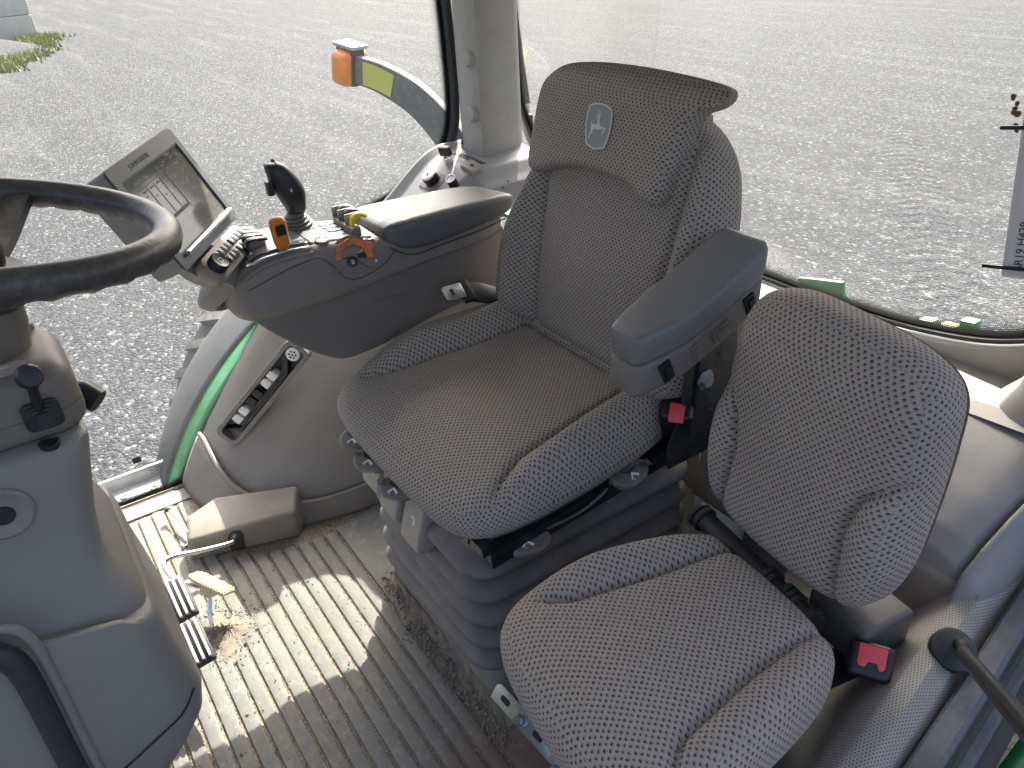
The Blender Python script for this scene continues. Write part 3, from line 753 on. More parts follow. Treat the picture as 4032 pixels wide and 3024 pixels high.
def storage_box():
    t = thing('storage_box', (.35, -1.1, .28), 'grey plastic storage box with a sloping lid behind the passenger seat', 'storage box')
    def prof(u, v, off=0, x0=.30, x1=.80):
        pts = [(-1.285, .530), (-1.20, .512), (-1.10, .485), (-1.04, .462), (-1.012, .440), (-1.002, .405)]
        i = v*(len(pts)-1); k = min(int(i), len(pts)-2); f = i-k
        y = pts[k][0]+(pts[k+1][0]-pts[k][0])*f; z = pts[k][1]+(pts[k+1][1]-pts[k][1])*f
        x = x0+(x1-x0)*u
        e = max(0, 1-u/.10); z -= .020*e*e+off
        return (x, y, z)
    grid('lid', lambda u, v: prof(u, v, 0, .335, .84), 30, 30, 'deck_trim', t, thick=.006)
    def side(u, v):
        x = .262+.07*v; yy = -1.30+.33*u
        pts = [(-1.30, .53), (-1.20, .505), (-1.10, .478), (-1.04, .455), (-1.0, .43), (-.97, .37)]
        i = u*(len(pts)-1); k = min(int(i), len(pts)-2); f = i-k
        y = pts[k][0]+(pts[k+1][0]-pts[k][0])*f; z = pts[k][1]+(pts[k+1][1]-pts[k][1])*f
        return (x, y, z-.16*(1-v)**2)
    grid('side_panel', side, 20, 10, 'deck_trim', t, thick=.006)
    grid('front_panel', lambda u, v: (.30+.54*u, -.998-.004*v+.018*(1-v), .27+.142*v), 12, 8, 'kick_plastic', t, thick=.006)
storage_box()
# ================================================================== operator seat
SC = 1.095
def tilt_frame(deg, yaw=0):
    t = R_(deg); q = R_(yaw)
    # backrest: a to the right (+x), b up the back, n towards the front
    a = Vector((math.cos(q), -math.sin(q), 0)); f = Vector((math.sin(q), math.cos(q), 0))
    b = Vector((0, 0, math.cos(t)))-f*math.sin(t); n = f*math.cos(t)+Vector((0, 0, math.sin(t)))
    return a, b, n
DEER = [[(-.55, .05), (-.50, .09), (-.30, .07), (-.16, .12), (-.05, .36), (-.06, .46), (-.14, .52), (-.11, .545), (.0, .55), (.03, .57), (.12, .55), (.07, .50), (.06, .40), (.05, .20), (.10, .14), (.30, .13), (.42, .11), (.46, .04), (.47, -.12), (.46, -.28), (.52, -.38), (.56, -.56), (.52, -.575), (.475, -.40), (.34, -.28), (.26, -.10), (.10, -.09), (-.10, -.08), (-.26, .0), (-.44, .02), (-.46, -.04), (-.34, -.22), (-.32, -.34), (-.36, -.30), (-.50, -.08)],
        [(.01, .555), (.08, .66), (.10, .82), (.13, .82), (.115, .66), (.05, .55)], [(.02, .56), (-.02, .68), (-.01, .80), (.02, .80), (.02, .69), (.05, .58)],
        [(.02, .60), (-.10, .62), (-.13, .70), (-.10, .70), (-.075, .645), (.02, .625)], [(-.13, .61), (-.21, .60), (-.21, .62), (-.11, .635)],
        [(.44, .10), (.50, .16), (.48, .30), (.50, .30), (.535, .16), (.47, .06)], [(.10, .53), (.20, .545), (.20, .52), (.11, .50)]]
def flat_patch(name, polys, o, fr, k, n0, ex, mat, parent):
    a, b, n = fr; V = []; F = []
    for P in polys:
        i = len(V); m = len(P)
        for h in (n0, n0+ex): V += [Vector(o)+a*(p[0]*k)+b*(p[1]*k)+n*h for p in P]
        F.append(tuple(range(i+m, i+2*m))); F += [(i+j, i+(j+1) % m, i+m+(j+1) % m, i+m+j) for j in range(m)]
    return mo(name, V, F, mat, parent, smooth_=False)
def operator_seat():
    t = thing('operator_seat', (SC, -.70, 0), 'grey dotted driver seat with left armrest on a rubber bellows base', 'seat')
    # --- plinth and bellows
    loft('plinth', [[(1.072+p[0]*s, -.732+p[1]*s2, z) for p in rr(.218, .255, .03)] for z, s, s2 in ((.0, 1.03, 1.02), (.01, 1.0, 1.0), (.055, .97, .98), (.075, .90, .92))], 'kick_plastic', t)
    rings = []
    nf = 5; z0, z1 = .058, .352
    for i in range(nf*10+1):
        f = i/10.0; ph = f-math.floor(f); z = z0+(z1-z0)*i/(nf*10)
        b = math.sin(math.pi*ph)**.55; out = -.034+.054*b
        if i == nf*10: out = -.014
        z -= .010*b*(1 if ph < .5 else 1)
        rings.append([(1.074+p[0], -.732+p[1], z) for p in rr(.203+out+.006*(1-i/(nf*10)), .255+out, .050+out*.5, 7)])
    loft('bellows', rings, 'bellows_rubber', t)
    # collar above the bellows and upper frame
    loft('seat_frame_cover', [[(1.074+p[0], -.732+p[1], z) for p in rr(.194, .248, .035)] for z in (.345, .385)], 'bellows_rubber', t)
    box('seat_pan', (SC, -.70, .402), (.44, .47, .030), 'black_metal', t, bevel=.006)
    # left-hand rail and bracket, lying along the cushion
    box('rail', (.850, -.735, .388), (.030, .50, .034), 'black_metal', t, bevel=.004, fr=(V3(1, 0, 0), V3(0, .996, -.085), V3(0, .085, .996)))
    box('rail', (.868, -.735, .415), (.012, .46, .030), 'black_metal', t, bevel=.003, fr=(V3(1, 0, 0), V3(0, .996, -.085), V3(0, .085, .996)))
    tube('release_wire', [(.832, -.60, .384), (.83, -.67, .385), (.832, -.72, .396), (.836, -.74, .402)], .003, 'zinc', t, n=8)
    box('front_rail', (SC-.06, -.480, .395), (.40, .022, .02), 'black_metal', t, bevel=.004)
    for x in (.935, .985): lathe('clip', [(.0085, 0), (.0085, .003), (.005, .005), (0, .005)], (x, -.4835, .362), (0, 1, .1), 'black_plastic', t, n=14)
    # --- cushion
    seamL = [(-.275, .205), (-.235, .165), (-.205, .10), (-.20, .03), (-.185, -.06), (-.175, -.20)]
    seamR = [(.275, .205), (.235, .165), (.205, .10), (.20, .03), (.185, -.06), (.175, -.20)]
    seamB = [(-.18, -.195), (.18, -.195)]
    def disp(P):
        a, b = P[:, 0], P[:, 1]; aa = np.abs(a)
        d = np.minimum(seg_dist(P, seamL), seg_dist(P, seamR)); db = seg_dist(P, seamB)
        edge = np.interp(b, [-.20, -.06, .03, .10, .165, .205], [.175, .185, .20, .205, .235, .275])
        bol = sst(aa-edge, -.004, .05)*(1-sst(b, .02, .21))*.042
        back = sst(-b, .195, .235)*.016
        z = bol+np.where(aa < .19, back, back*.5)
        z -= .014*np.exp(-(d/.007)**2)*(1-sst(b, .16, .205)) + .008*np.exp(-(db/.008)**2)
        z += .016*(1-(a/.2)**2).clip(0)*(1-((b-.02)/.24)**2).clip(0)
        z -= np.where(b > .10, ((b-.10)/.16)**2*.030, 0)
        z -= .018*np.exp(-((b+.06)/.10)**2)*np.exp(-(a/.14)**2)
        return z
    ol = [(-.19, .262), (0, .270), (.20, .264), (.285, .228), (.312, .13), (.304, -.04), (.272, -.19), (.21, -.258), (0, -.268), (-.21, -.258), (-.262, -.20), (-.284, -.06), (-.286, .12), (-.262, .222)]
    ol = ol[::-1]
    tl = R_(4.0)
    fr = (V3(1, 0, 0), V3(0, math.cos(tl), -math.sin(tl)), V3(0, math.sin(tl), math.cos(tl)))
    cu = pillow('seat_cushion', ol, (SC+.012, -.692, .508), fr, .092, .055, 'seat_fabric', t, disp, N=190, M=56)
    # --- backrest
    bf = tilt_frame(11.3)
    z0 = .79; yb = -.784-.2*z0
    bo = Vector((SC+.003, yb, z0)); k = 1/math.cos(R_(11.3))
    def bdisp(P):
        a, b = P[:, 0], P[:, 1]; aa = np.abs(a)
        e = np.interp(b, [-.28, -.15, 0, .12, .28], [.165, .175, .185, .19, .17])
        wing = sst(aa-e, -.004, .07)*.050*(1-sst(b, .02, .20)*.75)
        sL = np.stack([np.interp(np.linspace(-.28, .28, 30), [-.28, -.15, 0, .12, .28], [.165, .175, .185, .19, .17]), np.linspace(-.28, .28, 30)], 1)
        d = seg_dist(np.stack([aa, b], 1), sL.tolist())
        z = wing-.012*np.exp(-(d/.008)**2)
        z += .020*np.exp(-((b+.12)/.10)**2)*(1-(aa/.2)**2).clip(0)
        return z
    bol = [(-.14, .215), (0, .232), (.15, .225), (.195, .18), (.228, .10), (.262, .0), (.288, -.10), (.29, -.19), (.268, -.262), (.20, -.285), (0, -.290), (-.20, -.285), (-.268, -.262), (-.29, -.19), (-.288, -.10), (-.262, .0), (-.246, .09), (-.215, .165)][::-1]
    pillow('backrest', bol, bo, bf, .105, .050, 'seat_fabric', t, bdisp, N=200, M=56)
    # padded cover over the head of the backrest
    def fdisp(P):
        a, b = P[:, 0], P[:, 1]
        return .010*(1-(a/.25)**2).clip(0)-.050*sst(b, .045, .115)**2+.010*np.exp(-((b+.07)/.03)**2)*0
    fol = [(-.222, .112), (-.05, .120), (.10, .114), (.185, .095), (.212, .05), (.222, -.02), (.226, -.085), (.20, -.108), (.10, -.078), (.0, -.070), (-.08, -.075), (-.13, -.098), (-.158, -.090), (-.172, -.03), (-.186, .040), (-.204, .066), (-.236, .080), (-.248, .097)]
    fol = fol[::-1]
    fo = bo+bf[1]*.163+bf[2]*.030
    fl = pillow('headrest_cover', fol, fo, bf, .050, .018, 'seat_fabric', t, fdisp, N=180, M=40)
    pillow('headrest_top', [(-.15, .035), (-.10, .048), (.06, .048), (.15, .03), (.17, -.02), (.14, -.045), (0, -.05), (-.13, -.045), (-.16, -.02)][::-1], bo+bf[1]*.238-bf[2]*.048, (bf[0], -bf[2], bf[1]), .07, .03, 'seat_fabric', t, None, N=120, M=16)
    # emblem on the cover
    eo = fo+bf[0]*.004+bf[1]*.012+bf[2]*.0075
    sh = smoothpath([(-.024, .034, 0), (0, .038, 0), (.024, .034, 0), (.031, .026, 0), (.033, 0, 0), (.026, -.03, 0), (.018, -.036, 0), (0, -.040, 0), (-.018, -.036, 0), (-.026, -.03, 0), (-.033, 0, 0), (-.031, .026, 0)], 4, True)
    sh = [(p.x, p.y) for p in sh]
    flat_patch('emblem_patch', [sh], eo, bf, 1.0, .003, .002, 'emblem_cloth', fl)
    tube('emblem_border', [eo+bf[0]*p[0]+bf[1]*p[1]+bf[2]*.0050 for p in sh], .0017, 'emblem_thread', fl, n=6, sm=1, closed=True)
    flat_patch('emblem_deer', [[(x, y-.08) for x, y in p] for p in DEER], eo, bf, .038, .0050, .0012, 'emblem_thread', fl)
    # --- side plate, recliner bolts
    fx = (V3(0, 1, 0), V3(0, 0, 1), V3(-1, 0, 0))
    prism('side_plate', [(-1.00, .41), (-.86, .41), (-.855, .46), (-.885, .53), (-.89, .68), (-.95, .73), (-1.01, .66), (-1.02, .50)], -.806, -.800, 'black_metal', t, fr=fx, bevel=.0015)
    prism('side_plate', [(-.945, .52), (-.910, .52), (-.910, .68), (-.945, .68)], -.800, -.794, 'black_metal', t, fr=fx, bevel=.0015)
    lathe('bolt', [(.021, 0), (.021, .002), (.016, .003), (.012, .0035), (.012, .011), (.0, .011)], (.793, -.927, .583), (-1, 0, 0), 'zinc', t, n=6)
    lathe('washer', [(.021, -.001), (.021, .002), (.013, .003), (0, .003)], (.794, -.927, .583), (-1, 0, 0), 'black_metal', t, n=24)
    for y, z in ((-.905, .50), (-.96, .50), (-.97, .62)): lathe('bolt_hole', [(.008, 0), (.006, .0012), (0, .0012)], (.800, y, z), (-1, 0, 0), 'black_plastic', t, n=14)
    # --- left armrest: padded top, hard shell with switches below
    ar = t
    y0, y1 = -.716, -.962
    def arm_ring(s, part):
        y = y0+(y1-y0)*s; zc = .700+.105*s-.012*math.sin(s*3.1); wd = .038+.017*sst(s, 0, .35)
        end = math.sqrt(max(0, 1-(1-min(s/.07, 1))**2))*(math.sqrt(max(0, 1-(1-min((1-s)/.07, 1))**2)))
        end = .60+.40*end
        xc = .780-.012*s
        P = rr(wd*end, .026*(.55+.45*end) if part else .029*(.5+.5*end), .011*end, 5)
        dz = .026 if part else -.0285
        return [(xc+p[0]*(1 if part else .93), y, zc+p[1]+dz) for p in P]
    ss = [0, .01, .03, .06, .1, .2, .35, .5, .65, .8, .9, .94, .97, .99, 1]
    loft('armrest_pad', [arm_ring(s, 1) for s in ss], 'armrest_vinyl', t)
    sh = loft('armrest_shell', [arm_ring(s, 0) for s in ss], 'console_dark', t)
    d = Vector((0, y1-y0, .105)).normalized(); fr = (-d*-1, V3(0, -d.z, d.y)*-1 if False else Vector((-1, 0, 0)).cross(d)*-1, V3(-1, 0, 0))
    fr = (d, Vector((-1, 0, 0)).cross(d), Vector((-1, 0, 0)))
    if fr[1].z < 0: fr = (d, -fr[1], fr[2])
    def on_shell(s): return Vector((.780-.012*s-.93*(.038+.017*sst(s, 0, .35)), y0+(y1-y0)*s, .700+.105*s-.0270-.012*math.sin(s*3.1)))
    for s, w_, h_, nm in ((.20, .022, .036, 'rocker_switch'), (.42, .016, .034, 'blank_cover'), (.62, .036, .024, 'blank_cover'), (.86, .022, .034, 'rocker_switch')):
        c = on_shell(s)
        b_ = box(nm, c+Vector((-.001, 0, 0)), (w_, h_, .006), 'console_dark' if nm == 'blank_cover' else 'black_plastic', sh, bevel=.0015, fr=fr)
        box(nm+'_cap' if nm == 'blank_cover' else 'rocker', c+Vector((-.0055, 0, 0)), (w_*.66, h_*.70, .008), 'console_dark' if nm == 'blank_cover' else 'black_plastic', sh, bevel=.0018, fr=fr)
        if nm == 'rocker_switch':
            o2 = c+Vector((-.0078, 0, 0))-fr[1]*.006
            flat_patch('switch_symbol', [[(-.004, .005), (-.0025, .005), (-.0025, -.002), (.004, -.002), (.004, -.005), (-.004, -.005)]], o2, fr, 1, 0, .0004, 'white_print', sh)
    tube('armrest_bracket', [(.775, -.985, .74), (.80, -.985, .72), (.828, -.98, .68)], .018, 'black_metal', t, n=12)
    # --- belt buckle on the left, latch tongue and strap on the right
    bk = box('belt_buckle', (.826, -.900, .492), (.060, .046, .085), 'black_plastic', t, bevel=.010, seg=3, fr=frame((-.25, .35, .9), (-.6, .8, 0)))
    f2 = frame((-.55, .65, .55), (-.1, .1, 1))
    box('release_button', (.808, -.878, .524), (.028, .036, .014), 'red_plastic', bk, bevel=.003, fr=f2)
    tube('buckle_stalk', [(.842, -.912, .47), (.852, -.93, .44), (.86, -.94, .41)], 1, 'black_plastic', t, flat=(.03, .016))
    prism('latch_tongue', [(-.019, 0), (.019, 0), (.019, .044), (.012, .052), (-.012, .052), (-.019, .044)], 0, .003, 'steel', t, fr=frame((-.62, -.10, .78), (-.35, 1.0, .42)), o=(1.376, -.782, .598), bevel=.001)
    prism('tongue_slot', [(-.008, .026), (.008, .026), (.008, .034), (-.008, .034)], .003, .0036, 'black_plastic', t, fr=frame((-.62, -.10, .78), (-.35, 1.0, .42)), o=(1.376, -.782, .598))
    box('tongue_grip', (1.378, -.79, .592), (.056, .028, .015), 'black_plastic', t, bevel=.004, fr=frame((-.62, -.10, .78), (-.35, 1.0, .42)))
    tube('belt_strap', [(1.378, -.80, .588), (1.372, -.835, .575), (1.366, -.87, .555), (1.36, -.90, .535)], 1, 'black_plastic', t, flat=(.050, .009), up=(.62, .1, -.78))
    # --- levers and height blocks along the front
    def loop_lever(c, yaw, pitch, L, W, label):
        q = R_(yaw); a = Vector((math.cos(q), math.sin(q), 0)); f = Vector((-math.sin(q), math.cos(q), 0)); p = R_(pitch)
        b = f*math.cos(p)+Vector((0, 0, -math.sin(p))); n = a.cross(b)
        if n.z < 0: n = -n
        outer = [(p_[0], p_[1]) for p_ in rr(W, L, W*.75, 7)]
        c = Vector(c)
        P = [(u, v*(1+.12*u/W)) for u, v in outer]
        lv = pillow('lever', [P[i] for i in range(0, len(P), 2)], c, (a, b, n), .016, .007, 'lever_plastic', t, lambda Q: -.010*np.exp(-((Q[:, 0]/(W*.42))**2+((Q[:, 1]+L*.40)/(L*.40))**2)**3), N=64, M=24)
        flat_patch('lever_symbol', [[(-.012, .0), (-.009, .006), (.004, -.004), (.012, .008), (.015, .005), (.004, -.010)], [(.006, .008), (.009, .010), (.009, .006)]], c+b*(L*.42), (a, b, n), .8, .0006, .0008, 'white_print', lv)
        return lv
    loop_lever((1.285, -.446, .396), 35, 18, .026, .036, 1)
    loop_lever((1.208, -.444, .388), 35, 22, .026, .042, 2)
    loop_lever((1.105, -.446, .380), 30, 26, .024, .040, 3)
    loop_lever((.842, -.566, .374), 62, 14, .030, .042, 4)
    loop_lever((.828, -.79, .424), 95, 25, .028, .045, 5)
    for x, z, h in ((1.232, .335, .080), (1.152, .327, .096), (1.062, .316, .106)):
        f3 = (V3(1, 0, 0), V3(0, .25, .97), V3(0, .97, -.25))
        f3 = (V3(1, 0, 0), V3(0, -.28, .96), V3(0, .96, .28))
        bk_ = loft('control_block', [[Vector((x, -.478, z))+f3[0]*(p[0]*s)+f3[1]*(p[1]*s)+f3[2]*d_ for p in rr(.038, h/2+.004, .008, 4)] for d_, s in ((-.01, 1.0), (.020, 1.0), (.027, .95), (.030, .85))], 'knob_gray', t)
        flat_patch('block_symbol', [[(-.010, .008), (.006, .008), (.008, .006), (-.006, .006), (-.006, -.008), (-.010, -.008)], [(-.009, .0125), (.008, .0125), (.008, .0115), (-.009, .0115)]], Vector((x-.002, -.478, z))+f3[2]*.0302, f3, .9, 0, .0006, 'white_print', bk_)
operator_seat()

# ================================================================== passenger seat
def passenger_seat():
    yaw = 8
    C0 = Vector((.488, -.556, 0))
    t = thing('passenger_seat', C0, 'small grey dotted folding passenger seat beside the left door', 'seat')
    q = R_(yaw); a = Vector((math.cos(q), -math.sin(q), 0)); f = Vector((math.sin(q), math.cos(q), 0)); up = Vector((0, 0, 1))
    tl = R_(3); fr = (a, f*math.cos(tl)-up*math.sin(tl), up*math.cos(tl)+f*math.sin(tl))
    def disp(P):
        x, y = P[:, 0], P[:, 1]; ax = np.abs(x)
        e = np.interp(y, [-.2, -.05, .08, .15], [.085, .10, .125, .175])
        bol = sst(ax-e, -.004, .06)*.030*(1-sst(y, .0, .16))
        ln = [(np.interp(v, [-.2, -.05, .08, .15], [.085, .10, .125, .175]), v) for v in np.linspace(-.2, .15, 24)]
        d = seg_dist(np.stack([ax, y], 1), ln)
        z = bol-.014*np.exp(-(d/.0065)**2)*(1-sst(y, .10, .15))
        z -= np.where(y > .05, ((y-.05)/.16)**2*.030, 0)
        z += .010*(1-(x/.15)**2).clip(0)
        return z
    ol = [(-.12, .196), (0, .206), (.13, .200), (.190, .155), (.200, .06), (.182, -.05), (.150, -.145), (.11, -.186), (0, -.194), (-.10, -.186), (-.140, -.145), (-.168, -.05), (-.184, .06), (-.172, .155)][::-1]
    pillow('seat_cushion', ol, C0+Vector((0, 0, .462)), fr, .105, .052, 'jump_fabric', t, disp, N=190, M=56)
    # backrest
    bf = tilt_frame(5, yaw)
    bo = Vector((.512, -.796, .640))
    def bd(P):
        x, y = P[:, 0], P[:, 1]; ax = np.abs(x)
        ln = [(.118, -.20), (.112, -.12), (.106, -.05), (.118, .005), (.15, .04), (.19, .055)]
        d = seg_dist(np.stack([ax, y], 1), ln)
        e = np.interp(y, [-.2, -.12, -.05, .005, .04], [.118, .112, .106, .118, .15])
        z = sst(ax-e, -.004, .05)*.022*(1-sst(y, -.02, .05))
        z -= .015*np.exp(-(d/.0065)**2)*(1-sst(ax, .15, .175))
        z += .012*(1-(x/.16)**2).clip(0)-.02*sst(y, .10, .19)**2
        return z
    bol = [(-.10, .196), (0, .204), (.10, .200), (.156, .170), (.170, .09), (.174, -.02), (.170, -.10), (.148, -.168), (.10, -.192), (0, -.197), (-.10, -.192), (-.148, -.168), (-.170, -.10), (-.174, -.02), (-.170, .09), (-.156, .165)][::-1]
    pillow('backrest', bol, bo, bf, .095, .048, 'jump_fabric', t, bd, N=190, M=56)
    # hinge tube between cushion and back
    h0 = Vector((.655, -.778, .448)); h1 = Vector((.395, -.745, .432)); hd = (h1-h0)
    tube('hinge_bar', [h0, h0+hd*.5, h1], .017, 'black_metal', t, n=16, sm=2)
    for s in (.02, .07, .62, .66, .76, .80, .84, .95): lathe('hinge_collar', [(.0165, -.004), (.0215, -.004), (.0215, .004), (.0165, .004)], h0+hd*s, hd, 'black_rubber', t, n=20)
    lathe('hinge_nut', [(0, -.008), (.015, -.008), (.015, .008), (0, .008)], h0+hd*.90, hd, 'black_metal', t, n=6)
    # belt retractor box and buckle
    fb = frame((-.05, .12, 1), (.15, 1, 0))
    box('belt_box', (.392, -.845, .392), (.105, .10, .070), 'box_dark', t, bevel=.010, seg=3, fr=(a, f, up))
    fx = frame((-.22, .5, .84), (-.5, .6, 0))
    bk = box('belt_buckle', (.335, -.792, .388), (.050, .058, .044), 'black_plastic', t, bevel=.010, seg=3, fr=frame((-.30, .62, .72), (-.75, -.1, .3)))
    fq = frame((-.30, .62, .72), (-.75, -.1, .3))
    prism('release_button', [(-.021, -.017), (.006, -.017), (.010, -.013), (.010, -.006), (.002, -.003), (.002, .008), (.010, .011), (.010, .016), (.006, .019), (-.021, .019)], .019, .027, 'coral_plastic', bk, fr=fq, o=(.335, -.792, .388), bevel=.0015)
    prism('anchor_plate', [(-.03, -.09), (.03, -.09), (.022, .03), (.0, .045), (-.022, .03)], -.004, .0, 'black_metal', t, fr=(a, f, up), o=(.372, -.765, .352), bevel=.001)
    lathe('anchor_bolt', [(.013, 0), (.013, .003), (.009, .004), (.009, .010), (0, .011)], (.372, -.742, .353), (0, 0, 1), 'zinc', t, n=12)
    box('seat_base', C0+Vector((.02, -.03, .225)), (.24, .25, .27), 'black_metal', t, bevel=.01, fr=(a, f, up))
    box('carpet_flap', (.585, -.40, .055), (.06, .04, .11), 'sill_trim', t, bevel=.006, fr=(a, f, up))
    # slotted steel strip with bolts at the foot of the seat
    p0 = Vector((.80, -.452, .105)); p1 = Vector((.595, -.462, .105)); d = (p1-p0).normalized()
    sf = (d, Vector((0, -.60, .80)), None); n = d.cross(sf[1]).normalized(); 
    if n.y < 0: n = -n
    sf = (d, sf[1], n)
    L = (p1-p0).length
    st = prism('slotted_strip', [(0, -.017), (L, -.017), (L, .017), (.008, .017), (0, .010)], -.002, .002, 'zinc', t, fr=sf, o=p0, bevel=.0006)
    for s in (.16, .60):
        prism('slot', [(p[0], p[1]) for p in rr(.012, .0055, .005, 4)], .002, .0026, 'black_plastic', st, fr=sf, o=p0+d*(L*s))
    for s in (.40, .86):
        c = p0+d*(L*s)
        lathe('hex_bolt', [(.013, .002), (.013, .004), (.0105, .0045), (.0105, .014), (.0085, .016), (0, .016)], c, n, 'zinc', t, n=6)
        pr = []
        for k in range(30): pr.append((.0062 if k % 2 else .0050, -.0015*k))
        lathe('threaded_rod', pr+[(.005, -.075)], c, Vector((0, 1, .12)), 'zinc', t, n=14)
    box('foot_plate', (.66, -.53, .02), (.30, .10, .04), 'black_metal', t, bevel=.006)
passenger_seat()
# ================================================================== right-hand control console
def console():
    t = thing('control_console', (1.54, -.62, .50), 'dark taupe armrest console with orange lever, joystick and padded lid', 'console')
    def interp(tab, y):
        ys = [r[0] for r in tab]; return [float(np.interp(-y, [-v for v in ys], [r[i] for r in tab])) for i in range(1, len(tab[0]))]
    # upper shell: y, z bottom, z top, x inner, x outer
    tab = [(-.300, .672, .700, 1.470, 1.560), (-.306, .655, .716, 1.450, 1.580), (-.320, .640, .732, 1.435, 1.595), (-.345, .632, .750, 1.424, 1.604), (-.38, .628, .762, 1.418, 1.608), (-.44, .628, .765, 1.416, 1.610),
           (-.52, .634, .758, 1.416, 1.608), (-.60, .645, .746, 1.418, 1.600), (-.66, .652, .735, 1.420, 1.585), (-.75, .662, .726, 1.422, 1.57), (-.86, .67, .722, 1.425, 1.56), (-.955, .675, .722, 1.43, 1.55)]
    ys = [-.300, -.303, -.309, -.32, -.34, -.37, -.41, -.46, -.52, -.58, -.64, -.70, -.78, -.86, -.955]
    rings = []
    for y in ys:
        zb, zt, xi, xo = interp(tab, y); hw, hh = (xo-xi)/2, (zt-zb)/2; r = min(hw, hh)*.48
        rings.append([((xi+xo)/2+p[0], y, (zb+zt)/2+p[1]) for p in rr(hw, hh, r, 8)])
    up = loft('upper_shell', rings, 'console_plastic', t, sub=1)
    # lower trunk, slanting back under the shell
    tab2 = [(-.325, .655, .665, 1.45, 1.53), (-.36, .610, .668, 1.436, 1.52), (-.42, .548, .67, 1.432, 1.51), (-.50, .490, .67, 1.432, 1.50), (-.60, .492, .68, 1.434, 1.50), (-.75, .530, .70, 1.436, 1.50), (-.955, .545, .70, 1.44, 1.50)]
    rings = []
    for y in [-.325, -.335, -.36, -.39, -.42, -.46, -.50, -.55, -.62, -.70, -.80, -.90, -.955]:
        zb, zt, xi, xo = interp(tab2, y); hw, hh = (xo-xi)/2, (zt-zb)/2; r = min(hw, hh)*.25
        rings.append([((xi+xo)/2+p[0], y, (zb+zt)/2+p[1]) for p in rr(hw, hh, r, 6)])
    loft('lower_trunk', rings, 'console_dark', t, sub=1)
    tube('trunk_rib', [(1.433, -.50, .575), (1.432, -.60, .600), (1.433, -.66, .603), (1.436, -.74, .575), (1.438, -.84, .555)], .0022, 'console_dark', t, n=6)
    # padded lid
    tab3 = [(-.632, .735, .750, 1.432, 1.600), (-.636, .730, .760, 1.424, 1.612), (-.65, .716, .768, 1.416, 1.618), (-.68, .702, .770, 1.412, 1.618), (-.72, .696, .771, 1.410, 1.612), (-.78, .702, .771, 1.410, 1.605), (-.86, .711, .771, 1.412, 1.595), (-.93, .720, .769, 1.418, 1.58), (-.965, .728, .762, 1.43, 1.56), (-.975, .74, .752, 1.45, 1.54)]
    rings = []
    for y in [-.632, -.636, -.643, -.655, -.68, -.72, -.78, -.86, -.91, -.94, -.958, -.97, -.975]:
        zb, zt, xi, xo = interp(tab3, y); hw, hh = (xo-xi)/2, (zt-zb)/2
        # the lid top slopes a little to the outside
        rings.append([((xi+xo)/2+p[0], y, (zb+zt)/2+p[1]-.012*max(0, p[0])/hw) for p in rr(hw, hh, min(hw, hh)*.60, 8)])
    loft('padded_lid', rings, 'lid_vinyl', t, sub=1)
    # glossy control deck on top
    def topz(y): return interp(tab, y)[1]
    def deck(u, v):
        y = -.360-.225*v; x = 1.436+.162*u; z = topz(y)+.0025-.010*(1-sst(u, 0, .12))**2-.006*(sst(u, .85, 1))
        return (x, y, z)
    dk = grid('control_deck', deck, 16, 20, 'panel_gloss', t, thick=.003)
    # slotted quadrant for the orange lever (runs fore and aft near the inner edge)
    pts = [(1.446, y, topz(y)+.0045) for y in (-.355, -.38, -.41, -.44, -.472)]
    tube('lever_slot', pts, 1, 'black_plastic', t, flat=(.0075, .003))
    tube('silver_strip', [(1.433, y, topz(y)-.0005) for y in (-.358, -.38, -.41, -.44, -.475)], 1, 'silver_strip', t, flat=(.006, .003))
    tube('deck_edge', [(1.424, y, topz(y)-.012) for y in (-.335, -.36, -.40, -.44, -.478)], .004, 'console_plastic', t, n=8)
    box('deck_joint', (1.50, -.482, topz(-.482)+.004), (.13, .0016, .003), 'black_plastic', t, bevel=0)
    lv = thing('hand_throttle', (1.446, -.428, .765), 'orange hand lever standing in the slot of the console', 'lever')
    ax = Vector((-.38, .14, .91)).normalized(); o = Vector((1.446, -.428, .762))
    tube('stem', [o, o+ax*.012], .004, 'steel', lv, n=10, sm=1)
    fa = frame(ax, (0, 1, 0)); rings = []
    for h, w_, d_ in ((.008, .009, .008), (.010, .0125, .010), (.018, .0145, .012), (.045, .0155, .0125), (.062, .0165, .013), (.074, .0155, .012), (.081, .011, .009), (.083, .004, .004)):
        rings.append([o+ax*h+fa[1]*p[0]+fa[0]*p[1] for p in rr(w_, d_, min(w_, d_)*.8, 5)])
    kb = loft('lever_knob', rings, 'orange_plastic', lv, sub=1)
    nrm = -fa[0] if fa[0].x > 0 else fa[0]
    prism('thumb_button', rr(.0095, .0125, .004, 4), 0, .0028, 'black_plastic', lv, fr=(fa[1], ax, nrm), o=o+ax*.063+nrm*.0118, bevel=.001)
    # printed marks: hare and tortoise at the slot ends
    up3 = (V3(0, -1, 0), V3(1, 0, 0), V3(0, 0, 1))
    flat_patch('hare_mark', [[(-.006, -.002), (-.002, .002), (.002, .0015), (.004, .004), (.007, .0045), (.005, .002), (.007, .0), (.003, -.001), (.004, -.004), (0, -.002), (-.004, -.004)]], (1.434, -.352, topz(-.352)+.0005), up3, 1, .002, .0006, 'white_print', t)
    flat_patch('tortoise_mark', [[(-.005, -.001), (-.003, .003), (.001, .004), (.004, .002), (.006, .003), (.006, 0), (.003, -.002), (-.003, -.003)]], (1.453, -.468, topz(-.468)+.004), up3, 1, .001, .0006, 'white_print', t)
    # joystick
    js = thing('joystick', (1.558, -.500, .768), 'black joystick with thumb buttons on ribbed rubber boot', 'joystick')
    o = Vector((1.558, -.500, .762)); prof = []
